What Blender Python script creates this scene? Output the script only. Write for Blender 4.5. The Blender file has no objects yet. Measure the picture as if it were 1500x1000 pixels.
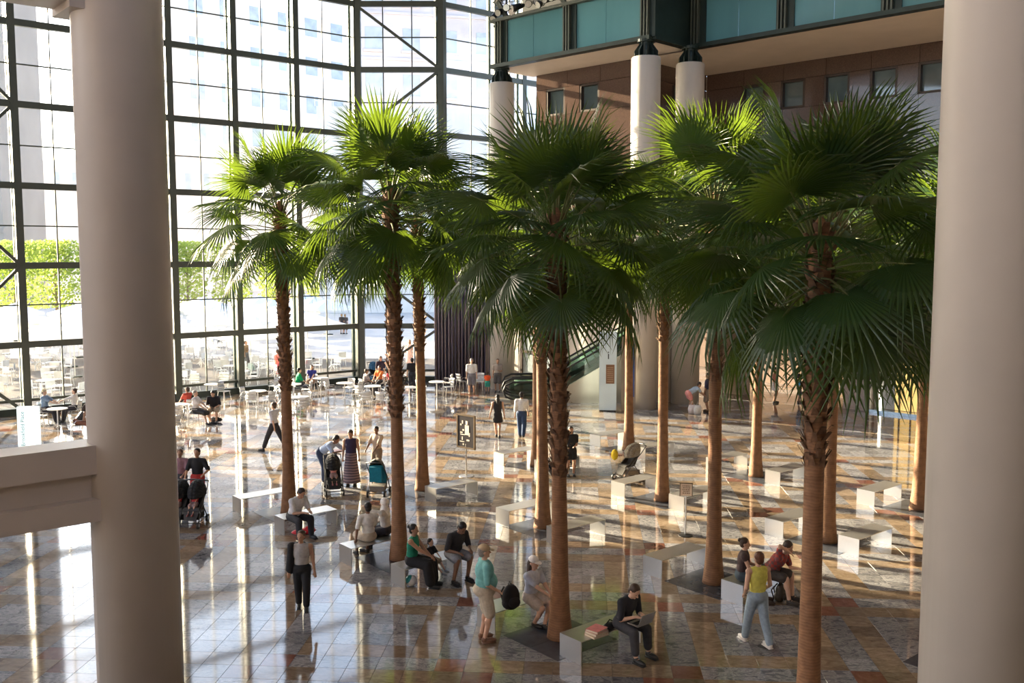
import bpy, bmesh, math, random
import numpy as np
from mathutils import Vector, Matrix
R = math.radians
random.seed(7)
S = bpy.context.scene
COL = S.collection
# ---------------------------------------------------------------- camera
CAM_H, PITCH, FPX = 6.8, 0.0918, 1409.4
cam = bpy.data.cameras.new('camera'); cam.sensor_width = 36; cam.lens = FPX / 1500 * 36
cam.clip_end = 2000
camo = bpy.data.objects.new('camera', cam); COL.objects.link(camo)
camo.location = (0, 0, CAM_H); camo.rotation_euler = (math.pi / 2 - PITCH, 0, 0)
S.camera = camo
# ---------------------------------------------------------------- sky, sun, exposure
SUN_AZ, SUN_EL = -57.0, 14.5
w = bpy.data.worlds.new('sky'); S.world = w; w.use_nodes = True
wn = w.node_tree; wb = wn.nodes['Background']
sky = wn.nodes.new('ShaderNodeTexSky'); sky.sky_type = 'NISHITA'; sky.sun_disc = False
sky.sun_elevation = R(SUN_EL + 8); sky.sun_rotation = R(SUN_AZ); sky.air_density = 0.7
sky.dust_density = 2.2; sky.ozone_density = 0.6; sky.altitude = 0
wn.links.new(sky.outputs[0], wb.inputs[0]); wb.inputs[1].default_value = 0.24
sun = bpy.data.lights.new('sun', 'SUN'); sun.energy = 9.5; sun.angle = R(0.6); sun.color = (1, .79, .55)
suno = bpy.data.objects.new('sun', sun); COL.objects.link(suno)
sd = Vector((math.sin(R(SUN_AZ)) * math.cos(R(SUN_EL)), math.cos(R(SUN_AZ)) * math.cos(R(SUN_EL)), math.sin(R(SUN_EL))))
suno.rotation_euler = sd.to_track_quat('Z', 'Y').to_euler(); suno.location = sd * 200
V = S.view_settings; V.view_transform = 'Standard'; V.look = 'None'; V.gamma = 1; V.use_curve_mapping = False
V.exposure = 1.9

# ---------------------------------------------------------------- helpers
def ray(u, v):
    x, y = (u - 750) / FPX, (500 - v) / FPX
    c, s = math.cos(PITCH), math.sin(PITCH)
    return Vector((x, c + y * s, -s + y * c))
def G(u, v, z=0.0):
    "point of the plan at height z that the photograph shows at (u, v)"
    d = ray(u, v); t = (z - CAM_H) / d.z
    return Vector((d.x * t, d.y * t, z))
def dirv(az): return Vector((math.sin(R(az)), math.cos(R(az)), 0))
AV, BV = dirv(50), dirv(-40)
A2, B2 = dirv(44), dirv(-46)
def NT(n, t, z=0): p = A2 * n + B2 * t; return Vector((p.x, p.y, z))
UP = Vector((0, 0, 1))

class MB:
    def __init__(s): s.v = []; s.f = []; s.m = []
    def face(s, pts, m=0):
        b = len(s.v); s.v += [tuple(p) for p in pts]; s.f.append(tuple(range(b, b + len(pts)))); s.m.append(m); return s
    def box(s, c, size, ux=Vector((1, 0, 0)), uy=None, m=0, uz=None):
        ux = Vector(ux).normalized(); uz = Vector(uz or UP).normalized(); uy = Vector(uy) if uy is not None else uz.cross(ux).normalized()
        c = Vector(c); hx, hy, hz = size[0] / 2, size[1] / 2, size[2] / 2
        b = len(s.v)
        for k in range(8):
            s.v.append(tuple(c + ux * (hx if k & 1 else -hx) + uy * (hy if k & 2 else -hy) + uz * (hz if k & 4 else -hz)))
        for q in ((0, 2, 3, 1), (4, 5, 7, 6), (0, 1, 5, 4), (2, 6, 7, 3), (0, 4, 6, 2), (1, 3, 7, 5)):
            s.f.append(tuple(b + i for i in q)); s.m.append(m)
        return s
    def bar(s, p, q, wx, wy, m=0, side=None):
        p, q = Vector(p), Vector(q); d = (q - p); L = d.length; d.normalize()
        sd_ = Vector(side) if side is not None else (UP if abs(d.z) < .95 else Vector((1, 0, 0)))
        u = d.cross(sd_).normalized(); w2 = u.cross(d).normalized()
        return s.box((p + q) / 2, (L, wx, wy), d, u, m, w2)
    def tube(s, pts, rad, n=8, m=0, cap=True, sy=1.0):
        pts = [Vector(p) for p in pts]
        if not hasattr(rad, '__len__'): rad = [rad] * len(pts)
        b = len(s.v); prev = None
        for i, p in enumerate(pts):
            d = (pts[min(i + 1, len(pts) - 1)] - pts[max(i - 1, 0)]).normalized()
            if prev is None: a = d.cross(UP if abs(d.z) < .9 else Vector((0, 1, 0))).normalized()
            else: a = (prev - d * prev.dot(d)).normalized()
            prev = a; c = d.cross(a)
            for k in range(n):
                t = 2 * math.pi * k / n; s.v.append(tuple(p + (a * math.cos(t) + c * math.sin(t) * sy) * rad[i]))
        for i in range(len(pts) - 1):
            for k in range(n):
                s.f.append((b + i * n + k, b + i * n + (k + 1) % n, b + (i + 1) * n + (k + 1) % n, b + (i + 1) * n + k)); s.m.append(m)
        if cap:
            s.f.append(tuple(b + k for k in range(n - 1, -1, -1))); s.m.append(m)
            e = b + (len(pts) - 1) * n; s.f.append(tuple(e + k for k in range(n))); s.m.append(m)
        return s
    def lathe(s, prof, n=24, c=(0, 0, 0), m=0, sx=1, sy=1, capb=True, capt=True):
        b = len(s.v)
        for r, z in prof:
            for k in range(n):
                t = 2 * math.pi * k / n; s.v.append((c[0] + r * math.cos(t) * sx, c[1] + r * math.sin(t) * sy, c[2] + z))
        for i in range(len(prof) - 1):
            for k in range(n):
                s.f.append((b + i * n + k, b + i * n + (k + 1) % n, b + (i + 1) * n + (k + 1) % n, b + (i + 1) * n + k)); s.m.append(m)
        if capb: s.f.append(tuple(b + k for k in range(n - 1, -1, -1))); s.m.append(m)
        if capt: e = b + (len(prof) - 1) * n; s.f.append(tuple(e + k for k in range(n))); s.m.append(m)
        return s
    def ell(s, c, semi, M=None, n=14, m=0):
        b = len(s.v); c = Vector(c); rows = n // 2 + 2
        M = M or Matrix.Identity(3)
        for i in range(1, rows):
            ph = math.pi * i / rows
            for k in range(n):
                t = 2 * math.pi * k / n
                s.v.append(tuple(c + M @ Vector((semi[0] * math.sin(ph) * math.cos(t), semi[1] * math.sin(ph) * math.sin(t), semi[2] * math.cos(ph)))))
        for i in range(rows - 2):
            for k in range(n):
                s.f.append((b + i * n + k, b + (i + 1) * n + k, b + (i + 1) * n + (k + 1) % n, b + i * n + (k + 1) % n)); s.m.append(m)
        s.f.append(tuple(b + k for k in range(n))); s.m.append(m)
        e = b + (rows - 2) * n; s.f.append(tuple(e + k for k in range(n - 1, -1, -1))); s.m.append(m)
        return s
    def caps(s, p, q, r0, r1, n=10, m=0):
        p, q = Vector(p), Vector(q); d = q - p; L = max(d.length, 1e-5); d = d / L
        pts, rad = [], []
        for t in (-90, -60, -25): pts.append(p + d * r0 * math.sin(R(t))); rad.append(max(r0 * math.cos(R(t)), .0008))
        pts += [p, q]; rad += [r0, r1]
        for t in (25, 60, 90): pts.append(q + d * r1 * math.sin(R(t))); rad.append(max(r1 * math.cos(R(t)), .0008))
        return s.tube(pts, rad, n, m)
    def mesh(s, name, mats, smooth=False):
        me = bpy.data.meshes.new(name); me.from_pydata(s.v, [], s.f)
        for mt in (mats if isinstance(mats, (list, tuple)) else [mats]): me.materials.append(mt)
        if any(s.m): me.polygons.foreach_set('material_index', s.m)
        if smooth: me.polygons.foreach_set('use_smooth', [True] * len(me.polygons))
        me.update(); return me
    def build(s, name, mats, parent=None, smooth=False, loc=None, rz=0):
        return link(name, s.mesh(name, mats, smooth), parent, loc, rz)

def link(name, me, parent=None, loc=None, rz=0):
    o = bpy.data.objects.new(name, me); COL.objects.link(o)
    if parent is not None: o.parent = parent
    if loc is not None: o.location = loc
    if rz: o.rotation_euler.z = rz
    return o
def tag(o, label=None, cat=None, group=None, kind=None):
    if label: o['label'] = label
    if cat: o['category'] = cat
    if group: o['group'] = group
    if kind: o['kind'] = kind
    return o
def thing(name, label, cat, loc=(0, 0, 0), rz=0, group=None):
    o = bpy.data.objects.new(name, None); COL.objects.link(o); o.location = loc; o.rotation_euler.z = rz
    return tag(o, label, cat, group)
def struct(o, label=None): return tag(o, label, kind='structure')
def copy_tree(o, parent=None):
    c = o.copy(); COL.objects.link(c); c.parent = parent
    for ch in list(o.children): copy_tree(ch, c)
    return c

# ---------------------------------------------------------------- materials
MATS = {}
def mat(name, col, rough=.5, metal=0, var=.10, scale=6, bump=0, emit=0, coat=0, spec=.5, stretch=(1, 1, 1)):
    if name in MATS: return MATS[name]
    m = bpy.data.materials.new(name); m.use_nodes = True; nt = m.node_tree; p = nt.nodes['Principled BSDF']
    tc = nt.nodes.new('ShaderNodeTexCoord'); mp = nt.nodes.new('ShaderNodeMapping'); mp.inputs['Scale'].default_value = stretch
    no = nt.nodes.new('ShaderNodeTexNoise'); no.inputs['Scale'].default_value = scale; no.inputs['Detail'].default_value = 5
    nt.links.new(tc.outputs['Object'], mp.inputs[0]); nt.links.new(mp.outputs[0], no.inputs['Vector'])
    rp = nt.nodes.new('ShaderNodeValToRGB'); e = rp.color_ramp.elements
    e[0].position, e[1].position = .3, .7
    e[0].color = (*[c * (1 - var) for c in col], 1); e[1].color = (*[min(1, c * (1 + var)) for c in col], 1)
    nt.links.new(no.outputs['Fac'], rp.inputs[0]); nt.links.new(rp.outputs[0], p.inputs['Base Color'])
    p.inputs['Roughness'].default_value = rough; p.inputs['Metallic'].default_value = metal
    p.inputs['Specular IOR Level'].default_value = spec
    if coat: p.inputs['Coat Weight'].default_value = coat
    if emit: nt.links.new(rp.outputs[0], p.inputs['Emission Color']); p.inputs['Emission Strength'].default_value = emit
    if bump:
        b = nt.nodes.new('ShaderNodeBump'); b.inputs['Strength'].default_value = bump; b.inputs['Distance'].default_value = .02
        nt.links.new(no.outputs['Fac'], b.inputs['Height']); nt.links.new(b.outputs[0], p.inputs['Normal'])
    MATS[name] = m; return m
def glass_mat(name, tint=(.95, .98, .97), ior=1.35, rough=.01):
    m = bpy.data.materials.new(name); m.use_nodes = True; nt = m.node_tree; nt.nodes.clear()
    o = nt.nodes.new('ShaderNodeOutputMaterial'); t = nt.nodes.new('ShaderNodeBsdfTransparent'); g = nt.nodes.new('ShaderNodeBsdfGlossy')
    f = nt.nodes.new('ShaderNodeFresnel'); mx = nt.nodes.new('ShaderNodeMixShader')
    t.inputs[0].default_value = (*tint, 1); g.inputs['Roughness'].default_value = rough; f.inputs[0].default_value = ior
    nt.links.new(f.outputs[0], mx.inputs[0]); nt.links.new(t.outputs[0], mx.inputs[1]); nt.links.new(g.outputs[0], mx.inputs[2])
    nt.links.new(mx.outputs[0], o.inputs[0]); MATS[name] = m; return m

TILE = .485
GRID_YAW = R(-4.0)                       # floor grid turned 4 degrees clockwise
GC = G(833, 928)                         # centre of a palm cell
def stone_floor(name, kind):
    m = bpy.data.materials.new(name); m.use_nodes = True; nt = m.node_tree; p = nt.nodes['Principled BSDF']; L = nt.links.new
    geo = nt.nodes.new('ShaderNodeNewGeometry'); sub = nt.nodes.new('ShaderNodeVectorMath'); sub.operation = 'SUBTRACT'
    sub.inputs[1].default_value = (GC.x, GC.y, 0); rot = nt.nodes.new('ShaderNodeVectorRotate'); rot.rotation_type = 'Z_AXIS'
    rot.inputs['Angle'].default_value = -GRID_YAW
    L(geo.outputs['Position'], sub.inputs[0]); L(sub.outputs[0], rot.inputs['Vector'])
    div = nt.nodes.new('ShaderNodeVectorMath'); div.operation = 'SCALE'; div.inputs['Scale'].default_value = 1 / TILE
    ad = nt.nodes.new('ShaderNodeVectorMath'); ad.operation = 'ADD'; ad.inputs[1].default_value = (.5, .5, .5)
    fl = nt.nodes.new('ShaderNodeVectorMath'); fl.operation = 'FLOOR'
    L(rot.outputs[0], div.inputs[0]); L(div.outputs[0], ad.inputs[0]); L(ad.outputs[0], fl.inputs[0])
    wn_ = nt.nodes.new('ShaderNodeTexWhiteNoise'); L(fl.outputs[0], wn_.inputs['Vector'])
    # every slab has its own cut of the stone
    off = nt.nodes.new('ShaderNodeVectorMath'); off.operation = 'MULTIPLY_ADD'; off.inputs[1].default_value = (17, 17, 17)
    L(wn_.outputs['Color'], off.inputs[0]); L(rot.outputs[0], off.inputs[2])
    no = nt.nodes.new('ShaderNodeTexNoise'); no.inputs['Scale'].default_value = {'grey': 3.2, 'tan': 5, 'red': 7}[kind]
    no.inputs['Detail'].default_value = 8; no.inputs['Roughness'].default_value = .62; no.inputs['Distortion'].default_value = {'grey': 2.4, 'tan': 1, 'red': .6}[kind]
    mp = nt.nodes.new('ShaderNodeMapping'); mp.inputs['Scale'].default_value = (1, 1.9 if kind != 'red' else 1, 1); mp.inputs['Rotation'].default_value = (0, 0, .5)
    L(off.outputs[0], mp.inputs[0]); L(mp.outputs[0], no.inputs['Vector'])
    rp = nt.nodes.new('ShaderNodeValToRGB'); cr = rp.color_ramp
    stops = {'grey': [(.30, (.085, .088, .10)), (.45, (.165, .165, .18)), (.53, (.33, .32, .32)), (.58, (.19, .188, .20)), (.72, (.27, .265, .265))],
             'tan': [(.28, (.15, .108, .072)), (.5, (.245, .18, .122)), (.62, (.30, .23, .165)), (.75, (.20, .146, .10))],
             'red': [(.3, (.15, .060, .042)), (.55, (.215, .095, .066)), (.75, (.27, .135, .10))]}[kind]
    while len(cr.elements) < len(stops): cr.elements.new(.5)
    for e, (q, c) in zip(cr.elements, stops): e.position = q; e.color = (*c, 1)
    L(no.outputs['Fac'], rp.inputs[0])
    hs = nt.nodes.new('ShaderNodeHueSaturation'); mr = nt.nodes.new('ShaderNodeMapRange'); mr.inputs[3].default_value = .72; mr.inputs[4].default_value = 1.32
    L(wn_.outputs['Value'], mr.inputs[0]); L(mr.outputs[0], hs.inputs['Value']); L(rp.outputs[0], hs.inputs['Color']); L(hs.outputs[0], p.inputs['Base Color'])
    p.inputs['Roughness'].default_value = .055; p.inputs['Specular IOR Level'].default_value = .8
    MATS[name] = m; return m
F_GREY, F_TAN, F_RED = stone_floor('grey_veined_marble', 'grey'), stone_floor('tan_travertine', 'tan'), stone_floor('red_granite', 'red')

def leaf_mat(name, c1, c2, tr, trans=.38, rough=.34):
    m = bpy.data.materials.new(name); m.use_nodes = True; nt = m.node_tree; p = nt.nodes['Principled BSDF']; L = nt.links.new
    tc = nt.nodes.new('ShaderNodeTexCoord'); no = nt.nodes.new('ShaderNodeTexNoise'); no.inputs['Scale'].default_value = 4
    oi = nt.nodes.new('ShaderNodeObjectInfo'); mxv = nt.nodes.new('ShaderNodeMath'); mxv.operation = 'MULTIPLY_ADD'; mxv.inputs[1].default_value = .5
    L(tc.outputs['Object'], no.inputs['Vector']); L(oi.outputs['Random'], mxv.inputs[0])
    md = nt.nodes.new('ShaderNodeMath'); md.operation = 'MULTIPLY'; md.inputs[1].default_value = .5; L(no.outputs['Fac'], md.inputs[0]); L(md.outputs[0], mxv.inputs[2])
    rp = nt.nodes.new('ShaderNodeValToRGB'); rp.color_ramp.elements[0].color = (*c1, 1); rp.color_ramp.elements[1].color = (*c2, 1)
    rp.color_ramp.elements[0].position = .2; rp.color_ramp.elements[1].position = .85
    L(mxv.outputs[0], rp.inputs[0]); L(rp.outputs[0], p.inputs['Base Color']); p.inputs['Roughness'].default_value = rough
    t = nt.nodes.new('ShaderNodeBsdfTranslucent'); t.inputs[0].default_value = (*tr, 1)
    mx = nt.nodes.new('ShaderNodeMixShader'); mx.inputs[0].default_value = trans; o = nt.nodes['Material Output']
    L(p.outputs[0], mx.inputs[1]); L(t.outputs[0], mx.inputs[2]); L(mx.outputs[0], o.inputs[0]); MATS[name] = m; return m
M_LEAF = leaf_mat('palm_leaf', (.014, .042, .016), (.036, .080, .028), (.17, .27, .02), .33)
M_PET = mat('petiole_green', (.13, .15, .05), .45)
M_HEDGE = leaf_mat('hedge_leaf', (.16, .24, .05), (.34, .42, .10), (.50, .60, .12), .45, .6)
M_STEEL = mat('green_grey_steel', (.085, .095, .08), .45, .2, .08, 3)
M_DKSTEEL = mat('dark_green_steel', (.018, .032, .028), .4, .2, .15, 3)
M_CREAM = mat('cream_painted_plaster', (.55, .49, .43), .42, 0, .04, 1.5)
M_COLW = mat('column_paint', (.58, .53, .48), .34, 0, .03, 1.5)
M_SOFF = mat('soffit_plaster', (.62, .52, .43), .7, 0, .04, 1)
M_GRAN = mat('brown_granite', (.098, .063, .050), .12, 0, .25, 22, coat=.3)
M_ALU = mat('brushed_aluminium', (.62, .61, .59), .30, .85, .05, 3, stretch=(1, 20, 20))
M_CHROME = mat('chair_aluminium', (.72, .72, .72), .32, .6, .05)
M_GLASS = glass_mat('window_glass')
M_TEAL = mat('teal_panel_glass', (.11, .27, .31), .12, 0, .10, .6, spec=.6, stretch=(1, 1, .2))
M_BLACK = mat('black_rubber', (.012, .012, .013), .45, 0, .2)
M_WHITE = mat('white_enamel', (.82, .82, .80), .35, 0, .03)

# ================================================================ the setting
FA = Vector((-15.6, 44.4, 0))            # a point on the foot of the long glass wall
FB0 = FA + AV * 9.8                      # corner where the glass turns
FB1 = Vector((-3.67, FB0.y, 0))
FC1 = FB1 + AV * 5.2
def inside(x, y):
    p = Vector((x, y, 0))
    if (p - FA).dot(BV) > 0 and x < FB0.x: return False
    if FB0.x <= x < FB1.x and y > FB0.y: return False
    if x >= FB1.x and (p - FB1).dot(BV) > 0 and x < FC1.x: return False
    return p.dot(A2) < 48
m_grout = mat('floor_grout', (.10, .085, .07), .6)
floor = struct(MB().face([(-60, -8, -.014), (40, -8, -.014), (40, 62, -.014), (-60, 62, -.014)][::1]).build('floor', m_grout), 'polished stone floor laid in a plaid of grey, tan and red slabs')
def slab(mb, cx, cy, m):
    c, s = math.cos(GRID_YAW), math.sin(GRID_YAW); b = len(mb.v); h = TILE / 2 - .0022
    for hh, z in ((h, -.013), (h, -.0018), (h - .0018, 0)):
        for a, d in ((-hh, -hh), (hh, -hh), (hh, hh), (-hh, hh)): mb.v.append((cx + a * c - d * s, cy + a * s + d * c, z))
    for r in (0, 4):
        for k in range(4): mb.f.append((b + r + k, b + r + (k + 1) % 4, b + r + 4 + (k + 1) % 4, b + r + 4 + k)); mb.m.append(m)
    mb.f.append((b + 8, b + 9, b + 10, b + 11)); mb.m.append(m)
tiles = []
cg, sg = math.cos(GRID_YAW), math.sin(GRID_YAW)
for i in range(-75, 62):
    for j in range(-16, 85):
        x, y = GC.x + TILE * (i * cg - j * sg), GC.y + TILE * (i * sg + j * cg)
        if y < 9 or not inside(x, y): continue
        if abs(x) > y * .62 + 5: continue
        a, b = (i + 3) % 7 - 3, (j + 3) % 7 - 3; ring = max(abs(a), abs(b))
        palm = (((i + 3) // 7) + ((j + 3) // 7)) % 2 == 0
        if palm: m = 1 if ring == 3 else 0
        else: m = (2 if abs(a) == abs(b) else 0) if ring == 3 else (1 if ring == 2 else 0)
        tiles.append((y, x, m))
tiles.sort()
proto = []
for k, mm in enumerate((F_GREY, F_TAN, F_RED)):
    mb = MB(); slab(mb, 0, 0, 0); proto.append(mb.mesh('tile', mm))
n = 0; rest = MB()
for y, x, m in tiles:
    d = y * math.cos(PITCH) + CAM_H * math.sin(PITCH); u = 750 + FPX * x / d; v = 500 + FPX * (CAM_H * math.cos(PITCH) - y * math.sin(PITCH)) / d
    if n < 300 and v < 1010 and 0 < u < 1350 and not 150 < u < 262: link('tile', proto[m], floor, (x, y, 0)); n += 1
    else: slab(rest, x, y, m)
tag(rest.build('tile_field', [F_GREY, F_TAN, F_RED], floor), kind='stuff')

# ---- glass walls
HS = [0.59, 2.96, 6.27, 9.58, 12.9, 16.2, 19.5, 22.8]
def facade(name, P0, d, ks, splits, label, braces=(), kerb=True):
    root = bpy.data.objects.new(name, None); COL.objects.link(root); struct(root, label); root.location = P0
    out = Vector((-d.y, d.x, 0)); me_ = {}
    at = lambda k, z, o=0: d * k + out * o + UP * z
    for k in ks:
        MB().box(at(k, 11.4), (.30, .26, 22.8), d, out).build('pier', M_STEEL, root)
        MB().box(at(k - .05, 11.4, .50), (.15, .14, 22.8), d, out).build('outer_mullion', M_DKSTEEL, root)
        for z in HS[1:]: MB().box(at(k, z, .25), (.08, .5, .10), d, out).build('tie', M_DKSTEEL, root)
    for z in HS:
        big = z > 1
        for k0, k1 in zip(ks, ks[1:]):
            MB().box(at((k0 + k1) / 2, z, 0 if big else .1), (k1 - k0 - .3, .2 if big else .1, .27 if big else .12), d, out).build('transom', M_STEEL, root)
    rows = [(0.28, HS[0])] + [(HS[0], HS[1])] + [r for a, b in zip(HS[1:], HS[2:]) for r in ((a, (a + b) / 2), ((a + b) / 2, b))]
    for k0, k1 in zip(ks, ks[1:]):
        if kerb: MB().box(at((k0 + k1) / 2, .14, .12), (k1 - k0 - .3, .35, .28), d, out).build('kerb', M_DKSTEEL, root)
        cuts = [k0 + .15] + [k0 + (k1 - k0) * f for f in splits] + [k1 - .15]
        for c in cuts[1:-1]: MB().box(at(c, 11.4, .12), (.055, .07, 22.5), d, out).build('muntin', M_STEEL, root)
        for a, b in zip(HS[1:], HS[2:]): MB().box(at((k0 + k1) / 2, (a + b) / 2, .12), (k1 - k0 - .3, .07, .055), d, out).build('muntin', M_STEEL, root)
        for c0, c1 in zip(cuts, cuts[1:]):
            for z0, z1 in rows:
                key = (round(c1 - c0, 3), round(z1 - z0, 3))
                if key not in me_: me_[key] = MB().box((0, 0, 0), (key[0], .016, key[1]), d, out).mesh('pane', M_GLASS)
                link('pane', me_[key], root, at((c0 + c1) / 2, (z0 + z1) / 2, .12))
    for (k0, z0, k1, z1) in braces: MB().bar(at(k0, z0, -.05), at(k1, z1, -.05), .13, .17, side=out).build('brace', M_STEEL, root)
    return root
facade('window_1', FA, AV, [-9.65, -6.4, -3.15, .07, 3.16, 6.4, 9.8], [.46], 'tall glazed wall of green-grey steel mullions facing the sunny plaza',
       [(-6.4, 6.27, -9.65, 9.58), (-6.4, 6.27, -9.65, 2.96), (-6.4, 12.9, -9.65, 9.58), (-9.65, 2.96, -6.4, 0), (-6.4, 12.9, -9.65, 16.2)])
LB = FB1.x - FB0.x
facade('window_2', FB0, Vector((1, 0, 0)), [.16, LB], [.30, .65], 'flat bay of glazing with diagonal steel braces beyond the palms',
       [(LB, 16.2, 0, 19.5), (LB, 16.2, 0, 12.9), (LB, 9.58, 0, 12.9), (LB, 9.58, 0, 6.27), (LB, 2.96, 0, 6.27), (LB, 2.96, 0, 0), (0, 19.5, LB, 22.8)])
facade('window_3', FB1, AV, [.12, 3.6, 5.6, 8.2], [.55], 'narrow glazed return beside the spotlight gallery')
# unseen solid wall added next to the glazing; its stepped height shades the hall front
wl0 = FA + AV * -10.0; wl1 = FA + AV * -46
wlm = FA + AV * -14.3; wl = MB().box((wl0 + wlm) / 2 + UP * 5.6, ((wlm - wl0).length, .7, 11.2), AV); wl.box((wlm + wl1) / 2 + UP * 11.6, ((wl1 - wlm).length, .7, 23.2), AV)
struct(wl.build('wall_shade_left', M_CREAM), 'unseen cream wall added next to the glazed wall to shade the hall')
struct(MB().box((0, -6, 9), (80, .6, 18)).build('wall_back', mat('back_wall', (.22, .19, .165), .7)), 'unseen stone wall added at the near end of the hall to cut light')  # unseen wall added behind the camera to reduce the light
wr = MB().box((16, 3, 11.5), (.6, 18, 23)); wr.bar(Vector((16, 12, 11.5)), NT(44, 3, 11.5), .6, 23)
struct(wr.build('wall_right', mat('back_wall', (.22, .19, .165), .7)), 'stone side wall of the mezzanine')
struct(MB().box((-6, 12, 23.3), (58, 36, .5)).build('ceiling_shade_slab', M_SOFF), 'unseen plaster slab added over the near end of the hall to dim it')  # unseen solid slab added overhead to keep sky light out of the hall
# steel lattice of the vaulted glass roof above the palms
rf = bpy.data.objects.new('ceiling_vault', None); COL.objects.link(rf); struct(rf, 'steel lattice of the glazed vault over the hall')
for k in range(15): MB().box((-6, 31 + k * 1.5, 24.2), (58, .30, 1.0)).build('purlin', M_STEEL, rf)
for k in range(36): MB().box((-33 + k * 1.6, 41.5, 24.2), (.30, 23, 1.0)).build('rib', M_STEEL, rf)

# ---- columns
def column(label, x, y, r, top, cap=True, m=M_COLW):
    c = thing('column', label, 'column', (x, y, 0))
    MB().lathe([(r, 0), (r, top - .05), (r - .04, top)], 40).build('shaft', m, c, True)
    if cap:
        for k in range(10):
            a = math.pi * 2 * k / 10 + .2; d = Vector((math.cos(a), math.sin(a), 0)); s = Vector((-d.y, d.x, 0)); mb = MB()
            pr = [(.10, 0), (r * .83, 0), (r * .83, .24), (r * .5, .52), (r * .5, .72), (.1, .72)]
            for q in (1, -1):
                pts = [d * a_ + s * .035 * q + UP * (top + b_) for a_, b_ in pr]; mb.face(pts if q < 0 else pts[::-1])
            for i in range(6):
                (a0, b0), (a1, b1) = pr[i], pr[(i + 1) % 6]
                mb.face([d * a0 + s * .035 + UP * (top + b0), d * a1 + s * .035 + UP * (top + b1), d * a1 - s * .035 + UP * (top + b1), d * a0 - s * .035 + UP * (top + b0)])
            mb.build('capital_fin', M_DKSTEEL, c)
        MB().lathe([(r * .42, top - .02), (r * .42, top + .62), (r * .62, top + .62), (r * .62, top + .74)], 20).build('capital_core', M_DKSTEEL, c)
    return c
column('white round column standing next to the striped curtain', -.5, 48.3, .62, 15.1)
column('white round column standing just right of the pillar sign', 5.72, 42.0, .63, 15.1)
column('white round column beneath the corner of the spotlight gallery', 7.87, 43.4, .63, 15.1)
column('massive beige round column with the stone parapet running into it', -5.80, 14.5, .635, 22, False)
column('massive beige round column beside the mezzanine with no parapet', 4.72, 9.15, .66, 22, False)

# ---- parapet and upper beam running into the near column
def parapet(name, label, z, parts):
    t = thing(name, label, 'parapet', (-5.8, 14.5, 0))
    for nm, k0, k1, o, th, z0, z1 in parts:
        MB().box(AV * ((k0 + k1) / 2) + BV * o + UP * ((z0 + z1) / 2), (k1 - k0, th, z1 - z0), AV).build(nm, M_CREAM, t)
    return t
pp = parapet('parapet', 'cream stone parapet with a wide rail running into the near column', 4, [
    ('rail', -9, -.30, .1, .62, 3.55, 3.98), ('panel', -9, -.34, .16, .42, 3.16, 3.56), ('ledge', -9, -.26, .08, .70, 2.86, 3.18)])
for k in (-1.9, -2.75, -3.6): MB().box(AV * k + BV * -.06 + UP * 3.36, (.02, .03, .16), AV).build('joint', mat('dark_joint', (.12, .10, .09), .8), pp)
parapet('upper_beam', 'cream beam crossing above the window at the top of the near column', 10, [('beam', -9, -.3, .1, .7, 10.32, 11.2), ('end_block', -.75, -.25, .1, .86, 10.22, 11.3)])

# ---- gallery with spotlights over the columns
bal = thing('gallery', 'dark green steel gallery with teal glass panels above the columns', 'gallery')
def gbox(nm, n0, n1, t0, t1, z0, z1, m, parent=bal):
    return MB().box(NT((n0 + n1) / 2, (t0 + t1) / 2, (z0 + z1) / 2), (abs(n1 - n0), abs(t1 - t0), z1 - z0), A2, B2).build(nm, m, parent)
Z0, Z1 = 15.80, 17.95
for n_, ta, tb, posts in ((34.1, 24.7, 34.2, (33.7, 29.35, 25.0)), (37.0, 5.0, 24.7, (24.4, 20.2, 15.8, 11.4))):
    gbox('bottom_flange', n_ - .22, n_ + .22, ta, tb, Z0 - .02, Z0 + .16, M_DKSTEEL)
    gbox('top_rail', n_ - .26, n_ + .2, ta, tb, Z1, Z1 + .14, M_STEEL)
    for t in posts:
        for dt in (-.16, 0, .16): gbox('post', n_ - .2, n_ + .1, t + dt - .035, t + dt + .035, Z0 + .1, Z1 + .05, M_STEEL)
        gbox('post_back', n_ - .06, n_ + .16, t - .5, t + .3, Z0 + .1, Z1 + .02, M_DKSTEEL)
    for t1_, t0_ in zip(posts, posts[1:]):
        tm = (t0_ + t1_) / 2
        for q0, q1 in ((t0_ + .2, tm - .012), (tm + .012, t1_ - .2)): gbox('glass_panel', n_, n_ + .06, q0, q1, Z0 + .12, Z1, M_TEAL)
gbox('return_panel', 34.1, 37.0, 24.66, 24.76, Z0 + .1, Z1 + 1.5, M_DKSTEEL)
gbox('return_flange', 34.1, 37.0, 24.5, 24.9, Z0 - .02, Z0 + .14, M_DKSTEEL)
for n_, ta, tb in ((34.3, 24.7, 34.4), (37.2, 5, 24.7)):
    gbox('upper_beam', n_ - .15, n_ + .15, ta, tb, 19.2, 19.55, M_DKSTEEL); gbox('walkway', n_, n_ + 2.2, ta, tb, Z1 - .1, Z1, M_DKSTEEL)
    gbox('back_panel', n_ + 2.1, n_ + 2.25, ta, tb, Z1, 21.5, mat('gallery_dark', (.02, .022, .022), .8))  # near-black backing panel behind the spotlights
    k = ta
    while k < tb: gbox('rail_tube', n_ - .03, n_ + .03, k - .03, k + .03, Z1, 19.3, M_DKSTEEL); k += 2.2
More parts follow.
